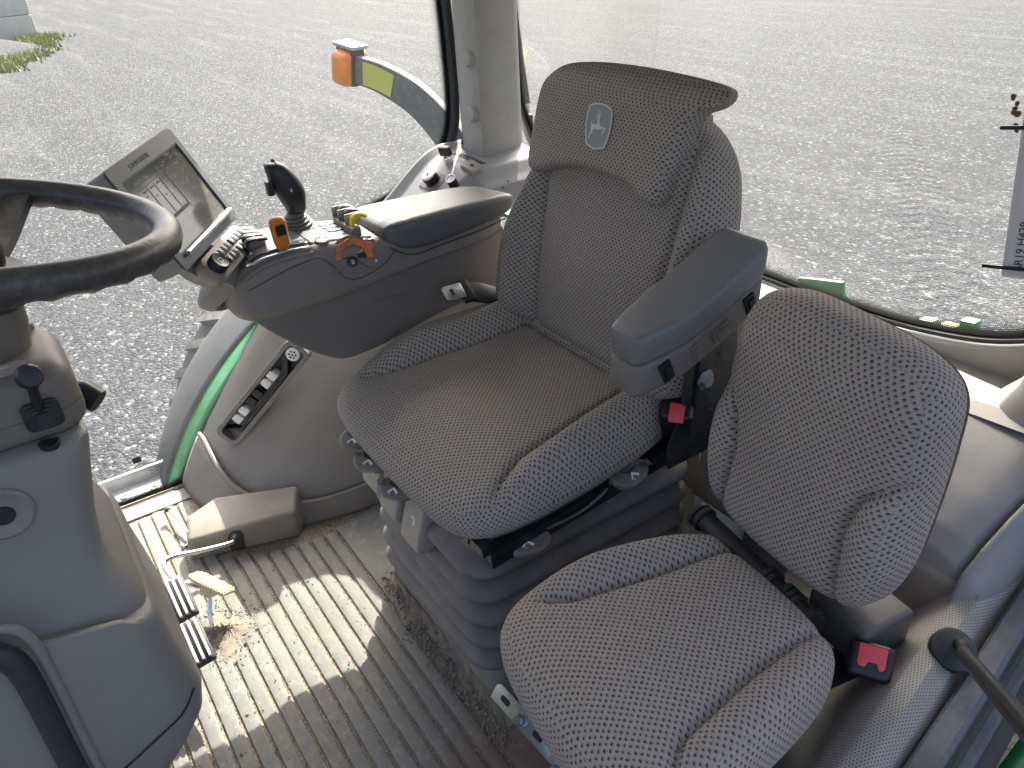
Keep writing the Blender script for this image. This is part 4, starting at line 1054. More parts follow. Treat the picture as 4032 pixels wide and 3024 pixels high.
    for i in range(4):
        r = .034-.0042*i; z = .003+.0072*i
        prof += [(r-.004, z), (r, z+.002), (r, z+.005), (r-.005, z+.0072)]
    bt = lathe('boot', [(.038, 0)]+prof+[(.014, .034)], o, (0, .08, 1), 'bellows_rubber', js)
    rings = []
    sec = [(.030, 0, 0, .0165, .017), (.036, 0, 0, .019, .0195), (.048, .001, -.001, .0195, .0215), (.062, .003, -.001, .0215, .027), (.080, .006, .000, .0225, .030), (.098, .012, .002, .0225, .0295), (.114, .018, .004, .022, .0265), (.128, .024, .006, .0205, .0215), (.137, .029, .008, .018, .016), (.140, .031, .009, .012, .010)]
    for h, dy, dx, w_, d_ in sec:
        rings.append([o+Vector((dx+p[0], dy-.004+p[1], h)) for p in rr(w_, d_, min(w_, d_)*.85, 6)])
    gp = loft('grip', rings, 'black_plastic', js, sub=1)
    nrm = Vector((-.35, .45, .85)).normalized(); fg = frame(nrm, (0, 1, 0)); c = o+Vector((.004, .026, .1365))
    for i, (u, v) in enumerate(((-.006, .005), (.006, .005), (-.006, -.005), (.006, -.005))):
        box('thumb_button', c+fg[0]*u+fg[1]*v, (.0095, .0080, .006), 'black_metal', gp, bevel=.002, fr=fg)
    box('trigger', o+Vector((-.002, .042, .092)), (.020, .014, .030), 'black_plastic', gp, bevel=.004)
    lathe('side_button', [(.0085, -.004), (.0085, .002), (.006, .003), (0, .003)], o+Vector((-.0205, .006, .085)), (-1, .1, .1), 'black_metal', gp, n=18)
    text('side_symbol', '6', .010, o+Vector((-.0240, .006, .0853)), (V3(0, -1, 0), V3(0, 0, 1), V3(-1, 0, 0)), 'white_print', gp, ex=.0003)
    # hydraulic paddles at the nose
    for i in range(4):
        x = 1.478+.025*i; y = -.378
        tube('hydraulic_paddle', [(x, y+.012, topz(y)), (x, y+.010, topz(y)+.020), (x, y-.002, topz(y)+.026), (x, y-.030, topz(y)+.022)], 1, 'black_plastic', t, flat=(.017, .006), sm=5)
        box('paddle_guide', (x+.013, y-.008, topz(y)+.008), (.003, .045, .022), 'knob_gray', t, bevel=.001)
    # round button, key grid, curved key fan
    lathe('round_button', [(.0145, 0), (.0145, .003), (.012, .0042), (.0118, .003), (0, .003)], (1.448, -.508, topz(-.508)+.001), (-.15, 0, 1), 'panel_gloss', t)
    for i in range(3):
        for j in range(2):
            box('deck_key', (1.436+.013*j, -.572-.017*i, topz(-.572-.017*i)+.001-.003*(1-j)), (.011, .015, .004), 'panel_gloss', t, bevel=.001)
    for i in range(6):
        for j in range(3):
            y = -.545-.0095*i; x = 1.500+.022*j+.001*i*i
            box('deck_key', (x, y, topz(y)+.0052), (.017, .0070, .003), 'panel_gloss', t, bevel=.0008)
            if (i+j) % 2 == 0: box('key_mark', (x, y, topz(y)+.0070), (.008, .0016, .0006), 'dark_print', t, bevel=0)
    # recessed well with the yellow lever
    w_ = box('lever_well', (1.505, -.588, .752), (.10, .022, .030), 'console_dark', t, bevel=.004)
    for i, (m_, x) in enumerate((('black_plastic', 1.545), ('black_plastic', 1.515), ('yellow_plastic', 1.478))):
        tube('well_lever', [(x, -.585, .750), (x, -.592, .778), (x-.002, -.606, .786), (x-.004, -.620, .780)], 1, m_, t, flat=(.014, .009), sm=5)
        box('lever_guard', (x+.014, -.598, .772), (.003, .036, .03), 'knob_gray', t, bevel=.001)
    # speed dial on the inner face
    dc = Vector((1.4195, -.556, .718)); n = Vector((-.90, 0, .44)).normalized(); fd = (V3(0, -1, 0), Vector((.44, 0, .90)).normalized(), n)
    def arc(r0, r1, a0, a1, k=24):
        P = [(r1*math.cos(R_(a0+(a1-a0)*i/k)), r1*math.sin(R_(a0+(a1-a0)*i/k))) for i in range(k+1)]
        return P+[(r0*math.cos(R_(a1-(a1-a0)*i/k)), r0*math.sin(R_(a1-(a1-a0)*i/k))) for i in range(k+1)]
    dl = prism('dial_recess', arc(.001, .047, -40, 205, 40), -.008, .002, 'console_dark', t, fr=fd, o=dc, bevel=.001)
    prism('dial_ring', arc(.027, .040, -12, 172, 36), .002, .013, 'orange_dial', t, fr=fd, o=dc, bevel=.0025)
    prism('dial_pointer', [(.030, .004), (.046, .010), (.047, .022), (.030, .026)], .004, .016, 'orange_dial', t, fr=fd, o=dc, bevel=.003)
    for i in range(10):
        q = R_(70+10*i); d1 = Vector((math.cos(q), math.sin(q)))
        box('dial_groove', dc+fd[0]*(d1.x*.0335)+fd[1]*(d1.y*.0335)+n*.0132, (.012, .0012, .0012), 'console_dark', t, bevel=0, fr=(fd[0]*d1.x+fd[1]*d1.y, fd[1]*d1.x-fd[0]*d1.y, n))
    prism('dial_key', arc(.011, .026, 78, 168), .002, .006, 'black_plastic', t, fr=fd, o=dc, bevel=.0008)
    prism('dial_key', arc(.011, .026, -8, 74), .002, .006, 'black_plastic', t, fr=fd, o=dc, bevel=.0008)
    prism('dial_key', arc(.001, .0115, 0, 360), .002, .0055, 'black_plastic', t, fr=fd, o=dc+fd[1]*-.005-fd[0]*.004, bevel=.0008)
    text('dial_lettering', 'ECO', .0078, dc+fd[0]*.0165+fd[1]*.0105+n*.0062, fd, 'white_print', t, ex=.0002)
    flat_patch('dial_symbol', [arc(.0026, .0036, 110, 430, 16), [(-.003, -.0055), (.003, -.0055), (.003, -.0063), (-.003, -.0063)]], dc-fd[0]*.009+fd[1]*.0165, fd, 1, .006, .0004, 'white_print', t)
    flat_patch('dial_symbol', [arc(.002, .003, 0, 360, 14), [(-.004, -.004), (.003, -.003), (.003, -.0045), (-.004, -.0055)]], dc+fd[1]*-.005-fd[0]*.004, fd, 1, .0056, .0004, 'white_print', t)
    flat_patch('dial_mark', [[(-.002, -.003), (.002, -.002), (.003, .003), (-.001, .004)]], (1.4165, -.604, .702), (V3(0, -1, 0), V3(0, 0, 1), V3(-1, 0, 0)), 1, 0, .001, 'white_print', t)
    # seams of the shell
    tube('shell_seam', [(1.4165, -.335, .712), (1.4135, -.37, .722), (1.4125, -.42, .735), (1.4125, -.47, .742), (1.4130, -.49, .738), (1.4130, -.51, .715), (1.4130, -.535, .683), (1.4140, -.57, .676), (1.4150, -.62, .690), (1.4160, -.65, .712)], .0007, 'black_plastic', t, n=6)
    tube('lid_seam', [(1.4145, -.640, .722), (1.411, -.665, .704), (1.4085, -.70, .695), (1.4085, -.74, .699), (1.409, -.80, .703), (1.4105, -.87, .709), (1.4145, -.94, .72)], .0013, 'black_plastic', t, n=6)
    # nose switch
    pr = box('nose_switch', (1.470, -.311, .722), (.040, .006, .030), 'knob_gray', t, bevel=.002, fr=(V3(.92, .38, 0), V3(.2, -.48, .85), V3(-.33, .79, .52)))
    box('switch_key', (1.4705, -.3085, .728), (.030, .006, .010), 'black_plastic', t, bevel=.001, fr=(V3(.92, .38, 0), V3(.2, -.48, .85), V3(-.33, .79, .52)))
    box('switch_key', (1.4690, -.3045, .715), (.030, .006, .010), 'black_plastic', t, bevel=.001, fr=(V3(.92, .38, 0), V3(.2, -.48, .85), V3(-.33, .79, .52)))
console()

# ================================================================== monitor
def monitor():
    ra = Vector((.767, -.638, .072)); ub = Vector((.233, .381, .895)); n = Vector((-.598, -.669, .441))
    ra.normalize(); n = (n-ra*n.dot(ra)).normalized(); ub = n.cross(ra)
    if ub.z < 0: ub = -ub
    fr = (ra, ub, n); o = Vector((1.5, -.269, .890)); w_, h = .246, .202
    t = thing('display_monitor', (1.5, -.29, .70), 'grey framed touch-screen monitor on an arm behind the steering wheel', 'monitor')
    rings = []
    for d, s in ((-.066, .93), (-.062, .965), (-.040, .985), (-.004, .998), (0.0, 1.0)):
        rings.append([o+ra*(p[0]*s)+ub*(p[1]*s)+n*d for p in rr(w_/2, h/2, .010, 4)])
    sh = loft('housing', rings, 'monitor_shell', t)
    # bezel with a real opening
    def ring_plate(name, W, H, w2, h2, cx, cy, n0, n1, mat, r=.006):
        P = rr(W/2, H/2, r, 4); Q = rr(w2/2, h2/2, .004, 4); k = len(P); V = []; F = []
        for hgt in (n0, n1):
            V += [o+ra*p[0]+ub*p[1]+n*hgt for p in P]+[o+ra*(q[0]+cx)+ub*(q[1]+cy)+n*hgt for q in Q]
        for i in range(k):
            j = (i+1) % k
            F += [(2*k+i, 2*k+j, 3*k+j, 3*k+i), (i, j, 2*k+j, 2*k+i), (k+i, k+j, 3*k+j, 3*k+i)]
        return mo(name, V, F, mat, t)
    ring_plate('bezel', w_-.006, h-.006, .210, .156, .002, -.006, 0, .0035, 'monitor_bezel')
    ring_plate('screen_frame', .213, .159, .204, .150, .002, -.006, -.001, .0022, 'black_plastic')
    V = [o+ra*(.002+x*.103)+ub*(-.006+y*.0755)+n*.0006 for x, y in ((-1, -1), (1, -1), (1, 1), (-1, 1))]
    sc = mo('screen', V, [(0, 1, 2, 3)], 'screen_glass', t, smooth_=False, uv=[(0, 0), (1, 0), (1, 1), (0, 1)])
    # faint page on the screen
    def bar(x, y, w2, h2, m_='dark_print'): box('screen_line', o+ra*x+ub*y+n*.0011, (w2, h2, .0004), m_, sc, bevel=0, fr=fr)
    for i in range(4): bar(-.052+.024*i, .012, .0012, .060)
    bar(-.014, -.022, .072, .006); bar(-.02, .045, .11, .0012)
    for i in range(5): bar(-.063+.024*i, .038, .012, .003); bar(-.066+.024*i, .030-.008*(i % 3), .007, .002)
    text('screen_text', 'Select Run Page', .0075, o-ra*.052+ub*.057+n*.0011, fr, 'grey_print', sc, ex=.0001)
    text('bezel_lettering', 'JOHN DEERE', .0125, o-ra*.022+ub*.0835+n*.0036, fr, 'dark_print', t, ex=.0002)
    tube('stylus_rail', [o-ra*.090-ub*.080+n*.007, o+ra*.0-ub*.080+n*.008, o+ra*.104-ub*.080+n*.007], 1, 'silver_strip', t, flat=(.010, .008), sm=2)
    # key pad below the lower edge
    ko = o+ra*.010-ub*.133+n*.006; kn = (n*.93+ub*.36).normalized(); ku = kn.cross(ra); 
    if ku.z < 0: ku = -ku
    kf = (ra, ku, kn)
    kp = loft('key_pad', [[ko+ra*(p[0]*s)+ku*(p[1]*s)+kn*d for p in rr(.088, .028, .014, 5)] for d, s in ((-.035, .80), (-.020, .95), (0, 1.0), (.006, .97), (.007, .90))], 'console_plastic', t)
    for i in range(8):
        for j in range(2):
            x = -.040+.0152*i+(.0035 if i > 3 else 0); y = .0095-.019*j
            if i == 0 and j == 1: continue
            kk = box('key', ko+ra*x+ku*y+kn*.0085, (.0128, .0150, .005), 'black_plastic' if i in (0, 1, 2, 4) else 'monitor_bezel', kp, bevel=.0012, fr=kf)
            flat_patch('key_symbol', [[(-.003, -.003), (.0, -.004), (.003, -.001), (.002, .003), (-.001, .004), (-.003, .001), (-.001, .001), (.001, .0), (0, -.002)]], ko+ra*x+ku*y+kn*.011, kf, .9, 0, .0003, 'white_print', kp)
    kb = lathe('rotary_knob', [(.018, 0), (.0185, .004), (.0185, .018), (.016, .021), (.015, .0205), (0, .0205)], ko-ra*.066+kn*.003, kn, 'black_plastic', t, n=36)
    flat_patch('knob_symbol', [[(-.005, -.0045), (.005, -.0045), (.005, .0045), (-.005, .0045), (-.005, -.0035), (-.004, -.0035), (-.004, .0035), (.004, .0035), (.004, -.0035), (-.005, -.0035)]], ko-ra*.066+kn*.0237, kf, 1, 0, .0003, 'white_print', kb)
    # arm to the console nose
    tube('arm', [o-ub*.06-n*.045, o-ub*.115-n*.040-ra*.02, ko-ku*.020-kn*.030-ra*.01, Vector((1.515, -.290, .690)), Vector((1.53, -.335, .685))], 1, 'console_plastic', t, flat=(.075, .045))
monitor()

# ================================================================== steering
def steering():
    tl = .195; n = Vector((0, -math.sin(tl), math.cos(tl))); a = Vector((1, 0, 0)); b = n.cross(a); o = Vector((1.09, .040, 1.012)); Rr = .214
    t = thing('steering_wheel', (1.09, .08, .93), 'worn black steering wheel with a spinner hub knob', 'steering wheel')
    P = []
    for k in range(96):
        q = 2*math.pi*k/96; P.append(o+a*(Rr*math.cos(q))+b*(Rr*math.sin(q)))
    rings = []
    for k in range(96):
        q = 2*math.pi*k/96; ra = a*math.cos(q)+b*math.sin(q); rad = .0185
        ring = []
        for j in range(16):
            u = 2*math.pi*j/16; g = rad
            if math.sin(u) < -.35: g += .0016*math.sin(k*2.2)          # finger ridges on the underside
            ring.append(P[k]+ra*(g*math.cos(u))+n*(g*math.sin(u)*1.05))
        rings.append(ring)
    rings.append(rings[0])
    loft('rim', rings, 'wheel_rubber', t, cap=False)
    hub = o-n*.055
    for ang in (-20, -172, 84):
        q = R_(ang); d = a*math.cos(q)+b*math.sin(q)
        tube('spoke', [o+d*(Rr-.004)-n*.004, o+d*(Rr*.82)-n*.012, o+d*(Rr*.5)-n*.036, hub+d*.03], 1, 'wheel_rubber', t, flat=(.034, .018), sm=5)
    lathe('hub', [(.03, -.05), (.052, -.03), (.055, 0), (.05, .012), (0, .014)], hub, n, 'wheel_rubber', t)
    kn = lathe('hub_knob', [(.030, .012), (.032, .016), (.032, .036), (.028, .043), (.018, .046), (0, .047)], hub, n, 'black_plastic', t, n=40)
    lathe('column_sleeve', [(.040, -.20), (.040, -.12), (.046, -.115), (.046, -.06), (.042, -.03)], hub, n, 'pod_plastic', t)
    # column: pod, upper cowl, lower cowl
    s = thing('steering_column', (1.08, .16, 0), 'grey plastic steering column with a switch pod and wide cowl', 'steering column')
    rings = []
    for z, i_ in ((.770, .016), (.773, .008), (.780, .002), (.790, 0), (.806, 0), (.8062, .0012), (.8078, .0012), (.808, 0), (.83, .001), (.848, .003), (.858, .007), (.864, .013), (.867, .022)):
        rings.append([(1.070+p[0], .170+p[1], z+(.006*(p[1]/.18) if z > .82 else 0)) for p in rr(.088-i_, .178-i_, .040-i_*.6, 7)])
    pod = loft('switch_pod', rings, 'pod_plastic', s)
    # symbol strips on the pod's top
    fz = (V3(0, -1, 0), V3(1, 0, 0), V3(0, 0, 1))
    for xx, yy in ((1.010, .095), (1.128, .075)):
        P = smoothpath([(-.058, -.010, 0), (0, -.011, 0), (.050, -.008, 0), (.060, .002, 0), (.050, .010, 0), (.030, .011, 0), (.018, .020, 0), (.0, .023, 0), (-.018, .020, 0), (-.030, .013, 0), (-.056, .010, 0), (-.066, 0, 0)], 4, True)
        pl = prism('symbol_strip', [(p.x, p.y) for p in P], -.006, .0035, 'knob_gray', s, fr=fz, o=(xx, yy, .866), bevel=.001)
        for i in range(4):
            flat_patch('strip_symbol', [[(-.006, -.003), (.003, -.003), (.007, 0), (.003, .003), (-.006, .003)]] if i % 2 else [rr(.005, .0035, .002, 2)], (xx-.002, yy+.038-.025*i, .866), fz, 1, .0036, .0003, 'grey_print', pl)
    # lever with knob on the left face
    tube('stalk', [(.980, .040, .812), (.968, .040, .835), (.962, .038, .856), (.957, .037, .870)], .0058, 'black_metal', s, n=12)
    lathe('stalk_knob', [(0, -.012), (.010, -.010), (.0145, -.003), (.0145, .005), (.012, .009), (0, .010)], (.955, .037, .874), (-.85, -.25, .4), 'black_plastic', s)
    bf = (V3(0, -1, 0), V3(0, 0, 1), V3(-1, 0, 0))
    for k in range(4):
        prism('stalk_boot', rr(.021-.004*k, .019-.0036*k, .009-.0013*k, 5), 0, .006+.0032*k, 'black_rubber', s, fr=bf, o=(.982, .040, .810), bevel=.0015)
    # black lever on the far side
    tube('shift_lever', [(1.13, .01, .770), (1.115, -.008, .758), (1.10, -.024, .744)], [.010, .019, .017], 'black_plastic', s, n=16)
    # cowls
    rings = []
    for z, x0, y0, r in ((.30, .89, .016, .05), (.40, .886, .014, .05), (.47, .884, .010, .05), (.53, .888, .008, .048), (.56, .900, .016, .045), (.585, .922, .028, .040), (.61, .940, .033, .036), (.66, .950, .026, .034), (.72, .954, .012, .034), (.758, .958, .002, .034), (.768, .962, .002, .032), (.774, .970, .008, .028)):
        x1 = 1.23; y1 = .42; hw, hh = (x1-x0)/2, (y1-y0)/2
        rings.append([((x0+x1)/2+p[0], (y0+y1)/2+p[1], z) for p in rr(hw, hh, r, 7)])
    up = loft('upper_cowl', rings, 'column_plastic', s)
    lathe('lock_bezel', [(.036, -.004), (.034, .003), (.030, .0055), (.028, .004), (.0, .0045)], (.954, .118, .712), (-1, 0, .05), 'column_plastic', up)
    lathe('lock_hole', [(.013, .0044), (.012, .0056), (0, .0056)], (.954, .118, .712), (-1, 0, .05), 'black_plastic', up)
    lathe('cowl_cap', [(.012, -.002), (.012, .002), (.009, .004), (.008, .002), (0, .002)], (.972, .045, .7735), (-.2, -.1, 1), 'black_plastic', up)
    rings = []
    tabz = ((.0, .97, .20, .06), (.08, .95, .18, .06), (.16, .905, .09, .06), (.22, .886, .048, .06), (.27, .874, .014, .06), (.31, .868, -.010, .06), (.35, .866, -.018, .058), (.40, .865, -.012, .052), (.46, .866, -.003, .048), (.505, .868, .000, .045), (.523, .871, .003, .042), (.529, .876, .008, .038), (.530, .882, .014, .034))
    for z, x0, y0, r in tabz:
        x1 = 1.25; y1 = .46; hw, hh = (x1-x0)/2, (y1-y0)/2
        rings.append([((x0+x1)/2+p[0], (y0+y1)/2+p[1], z+(.105*sst(p[1]+hh, .0, .13) if z > .47 else (.05*sst(p[1]+hh, .0, .13) if z > .44 else 0))) for p in rr(hw, hh, r, 9)])
    lo = loft('lower_cowl', rings, 'column_plastic', s)
    tube('cowl_seam', [(.882, -.004, .372), (.8675, .020, .352), (.8645, .05, .338), (.8645, .09, .318), (.867, .125, .300)], .0014, 'black_plastic', lo, n=6)
    # dark gasketed panel edge on the near face of the cowl
    path = [(.872, .138, .20), (.866, .139, .30), (.865, .138, .40), (.866, .136, .50), (.8665, .138, .585), (.867, .155, .618), (.868, .19, .624), (.868, .24, .625)]
    tube('panel_rim', path, .0065, 'column_plastic', lo, n=10)
    path2 = [(.869, .162, .20), (.863, .163, .30), (.862, .162, .40), (.863, .160, .50), (.8635, .162, .56), (.864, .178, .592), (.865, .205, .600), (.865, .24, .601)]
    tube('panel_gasket', path2, .015, 'seal_rubber', lo, n=10)
steering()

# ================================================================== pedals and foot rest
def pedals():
    def brake(c, label, grp):
        t = thing('brake_pedal', c, label, 'pedal', grp)
        c = Vector(c); d = Vector((-.98, -.015, -.17)).normalized(); b = Vector((0, 1, -.12)).normalized(); n = d.cross(b); 
        if n.z < 0: n = -n
        b = n.cross(d); fr = (d, b, n)
        box('pad', c, (.108, .066, .012), 'black_metal', t, bevel=.004, fr=fr)
        for i in range(5): box('tread_bar', c+b*(-.025+.0125*i)+n*.009, (.100, .0052, .008), 'pedal_metal', t, bevel=.001, fr=fr)
        tube('pedal_arm', [c-n*.006, c-n*.03+Vector((0, .05, 0)), c+Vector((0, .12, -.02))], .009, 'black_metal', t, n=10)
    brake((1.352, -.030, .128), 'ribbed metal brake pedal beside the yellow accelerator', 'brake pedals')
    brake((1.232, -.026, .112), 'ribbed metal brake pedal nearest the open door', 'brake pedals')
    t = thing('accelerator_pedal', (1.40, -.11, .0), 'dirty cream ribbed accelerator pedal on a bent steel rod', 'pedal')
    n = Vector((.10, -.55, .83)).normalized(); fr = frame(n, (.75, .45, .25)); c = Vector((1.412, -.108, .085))
    P = [(-.022, -.050), (.022, -.050), (.024, .030), (.016, .046), (-.016, .046), (-.024, .030)]
    pd = prism('pad', P, -.004, .003, 'cream_plastic', t, fr=fr, o=c, bevel=.001)
    for i in range(13): 
        y = -.046+.0068*i; w_ = .044 if y < .03 else .036
        box('pad_rib', c+fr[1]*y+fr[2]*.0042, (w_, .0034, .0035), 'cream_plastic', t, bevel=.0008, fr=fr)
    box('pad_bracket', c-fr[2]*.014-fr[1]*.004, (.028, .03, .024), 'cream_plastic', t, bevel=.004, fr=fr)
    tube('rod', [(1.560, -.200, .052), (1.548, -.185, .056), (1.548, -.12, .070), (1.545, -.06, .088), (1.525, -.040, .094), (1.47, -.045, .092), (1.43, -.075, .084), (1.415, -.10, .074)], .0058, 'steel', t, n=12)
    tube('rod_stop', [(1.40, -.100, .070), (1.375, -.086, .040), (1.362, -.08, .012)], .005, 'steel', t, n=8)
    lathe('rod_boot', [(.018, 0), (.018, .004), (.012, .008), (.009, .02), (0, .021)], (1.572, -.208, .050), (-.8, .5, .1), 'black_rubber', t)
    # foot rest
    f = thing('foot_rest', (1.60, -.22, 0), 'dusty plastic foot rest block on the floor by the right wall', 'foot rest')
    base = [(1.612, -.098), (1.532, -.345), (1.60, -.40), (1.72, -.20), (1.70, -.125)]
    V = [Vector((x, y, .0)) for x, y in base]+[Vector((x, y, z)) for (x, y), z in zip([(1.604, -.104), (1.525, -.345), (1.60, -.385), (1.69, -.205), (1.675, -.125)], (.066, .086, .105, .098, .085))]
    k = 5; F = [tuple(range(k))[::-1], tuple(range(k, 2*k))]+[(i, (i+1) % k, k+(i+1) % k, k+i) for i in range(k)]
    mo('block', V, F, 'kick_plastic', f, bevel=.011, bseg=3, angle=20)
    box('rod_port', (1.573, -.205, .030), (.034, .010, .040), 'black_rubber', f, bevel=.005, fr=(V3(.29, .95, 0), V3(-.95, .29, 0), V3(0, 0, 1)))
    c = thing('floor_catch', (1.74, -.12, 0), 'thin steel catch wire standing between foot rest and window', 'catch')
    tube('wire', [(1.80, -.10, .035), (1.76, -.11, .030), (1.70, -.118, .022), (1.672, -.112, .010), (1.668, -.100, .008), (1.676, -.094, .012)], .0032, 'steel', c, n=8)
    box('catch_head', (1.803, -.099, .036), (.012, .014, .010), 'black_plastic', c, bevel=.002)
pedals()

# ================================================================== right wall: connector tray, ledge with sockets
def wall_kit():
    t = thing('connector_tray', (1.80, -.37, .25), 'long taupe recess with plug connectors and speaker in right wall', 'connector tray')
    o = Vector((1.755, -.392, .297)); d = Vector((-.314, -.619, .722)).normalized(); n = Vector((-.78, .58, .16)).normalized(); n = (n-d*n.dot(d)).normalized(); u = n.cross(d)
    fr = (d, u, n); sgn = 1 if u.y < 0 else -1
    if u.y > 0: u = -u; fr = (d, u, n)
    W, H = .172, .034
    P = rr(W, H, .020, 5); Q = rr(W-.012, H-.012, .012, 5); k = len(P)
    V = [o+d*p[0]+u*p[1]-n*.02 for p in P]+[o+d*p[0]+u*p[1]+n*.010 for p in P]+[o+d*q[0]+u*q[1]+n*.010 for q in Q]+[o+d*q[0]+u*q[1]-n*.028 for q in Q]
    F = []
    for j in range(3): F += [(j*k+i, j*k+(i+1) % k, (j+1)*k+(i+1) % k, (j+1)*k+i) for i in range(k)]
    F.append(tuple(3*k+i for i in range(k)))
    mo('tray', V, F, 'console_plastic', t, bevel=.002)
    br = prism('bracket', [(-.15, -.02), (-.12, .012), (.07, .014), (.11, -.016), (.15, -.018), (.15, -.008), (.12, -.004), (.085, .020), (-.13, .020)], -.026, .004, 'black_metal', t, fr=fr, o=o, bevel=.002)
    for i, s in enumerate((-.095, -.066, -.030, -.004, .035, .062)):
        m_ = 'black_plastic' if i in (2, 3) else 'bottle_white'
        cb = box('plug', o+d*s+u*-.006+n*.0, (.022, .020, .034), m_, t, bevel=.004, fr=fr)
        box('plug_clip', o+d*s-u*.017+n*.010, (.018, .006, .014), 'black_plastic' if i in (2, 3) else 'silver_strip', t, bevel=.001, fr=fr)
    sp = lathe('round_socket', [(.017, -.02), (.018, 0), (.016, .003), (0, .003)], o+d*.142-u*.002+n*.010, n, 'bottle_white', t)
    for k in range(7):
        q = k*math.pi/3; r = .0085 if k < 6 else 0
        lathe('socket_hole', [(.0026, .0028), (.0022, .0036), (0, .0036)], o+d*(.142+r*math.cos(q))+u*(-.002+r*math.sin(q))+n*.0105, n, 'black_plastic', t, n=10)
    # ledge beside the console, rising to the pillar
    def ledge(u_, v):
        y = -.85-.41*v; z = .600+.157*sst(v, -.2, .5); x0 = 1.905-.012*v; x1 = 1.665+.02*v
        prof = [(0, .018), (.12, .0), (.35, -.004), (.62, -.008), (.80, -.018), (.92, -.045), (1.0, -.06), (1.03, -.09), (1.05, -.12)]
        i = u_*(len(prof)-1); k = min(int(i), len(prof)-2); f = i-k
        a_ = prof[k][0]+(prof[k+1][0]-prof[k][0])*f; h = prof[k][1]+(prof[k+1][1]-prof[k][1])*f
        return (x0+(x1-x0)*a_, y, z+h)
    L = thing('switch_ledge', (1.72, -.95, .66), 'light grey ledge with power sockets and key below the rear pillar', 'ledge')
    grid('ledge_top', ledge, 40, 40, 'side_trim', L, thick=.005)
    def on(u_, v):
        p = Vector(ledge(u_, v)); a_ = Vector(ledge(u_+.01, v))-p; b_ = Vector(ledge(u_, v+.01))-p; nn = a_.cross(b_).normalized()
        return p, (nn if nn.z > 0 else -nn)
    for i in range(12):                                     # vent slots
        p, nn = on(.19+.022*i, .52+.003*i); bb = Vector((0, -1, 0)); bb = (bb-nn*bb.dot(nn)).normalized()
        box('vent_slot', p+nn*.0030, (.0024, .024, .0016), 'black_plastic', L, bevel=0, fr=(nn.cross(bb), bb, nn))
    p, nn = on(.30, .27); f1 = frame(nn, (0, -1, 0))
    box('socket_recess', p+nn*.003, (.075, .06, .002), 'console_dark', L, bevel=.001, fr=f1)
    lathe('power_socket', [(.021, 0), (.021, .022), (.019, .024), (0, .023)], p+nn*.001, nn, 'black_plastic', L); lathe('socket_cap', [(.019, .023), (.019, .027), (.015, .029), (0, .028)], p+nn*.001, nn, 'bottle_white', L)
    lathe('cap_hole', [(.004, .028), (.004, .0295), (0, .0295)], p+nn*.001, nn, 'black_plastic', L, n=12)
    p, nn = on(.47, .32)
    lathe('small_socket', [(.017, 0), (.013, .003), (.013, .018), (.0145, .020), (.0145, .022), (.011, .022), (.0105, .008), (0, .008)], p, nn, 'black_plastic', L)
    lathe('socket_rim', [(.0138, .0215), (.0142, .0235), (.0115, .0235), (.0112, .0215)], p, nn, 'bottle_white', L)
    p, nn = on(.26, .42); f1 = frame(nn, (.4, -1, 0))
    lathe('key_barrel', [(.012, 0), (.012, .014), (.010, .018), (0, .018)], p, nn, 'chrome', L); box('ignition_key', p+nn*.034, (.034, .015, .026), 'black_plastic', L, bevel=.004, fr=f1)
    p, nn = on(.46, .47); f1 = frame(nn, (.15, -1, 0))
    box('switch_plate', p+nn*.006, (.050, .040, .012), 'knob_gray', L, bevel=.003, fr=f1); box('switch_mark', p+nn*.0125, (.009, .007, .001), 'black_plastic', L, bevel=0, fr=f1)
    p, nn = on(.33, .10); f1 = frame(nn, (.2, -1, 0))
    box('pocket', p+nn*.002, (.085, .10, .002), 'console_dark', L, bevel=.001, fr=f1)
    ks = thing('key_ring', p+nn*.004, 'bunch of keys with a black fob lying on the ledge', 'keys')
    box('fob', p+nn*.018+Vector((.0, -.04, 0)), (.016, .045, .014), 'black_plastic', ks, bevel=.003, fr=frame((nn+Vector((.3, .2, 0))).normalized(), (.3, -1, .3)))
    for i in range(3): box('key', p+nn*(.010+.005*i)+Vector((-.014+.016*i, -.02-.006*i, 0)), (.010, .042, .003), 'steel', ks, bevel=.001, fr=frame((nn+Vector((.2*i-.2, .1, 0))).normalized(), (.3+.25*i, -1, .1)))
    tube('ring', [p+nn*.016+Vector((.02+.014*math.cos(q), -.025+.014*math.sin(q), .004*math.sin(q))) for q in [k*.628 for k in range(10)]], .0016, 'steel', ks, n=6, sm=2, closed=True)
    for v_, u_ in ((.66, .70), (.60, .76)):
        p, nn = on(u_, v_); lathe('screw_hole', [(.003, 0), (.003, .0034), (0, .0034)], p, nn, 'black_plastic', L, n=10)
wall_kit()

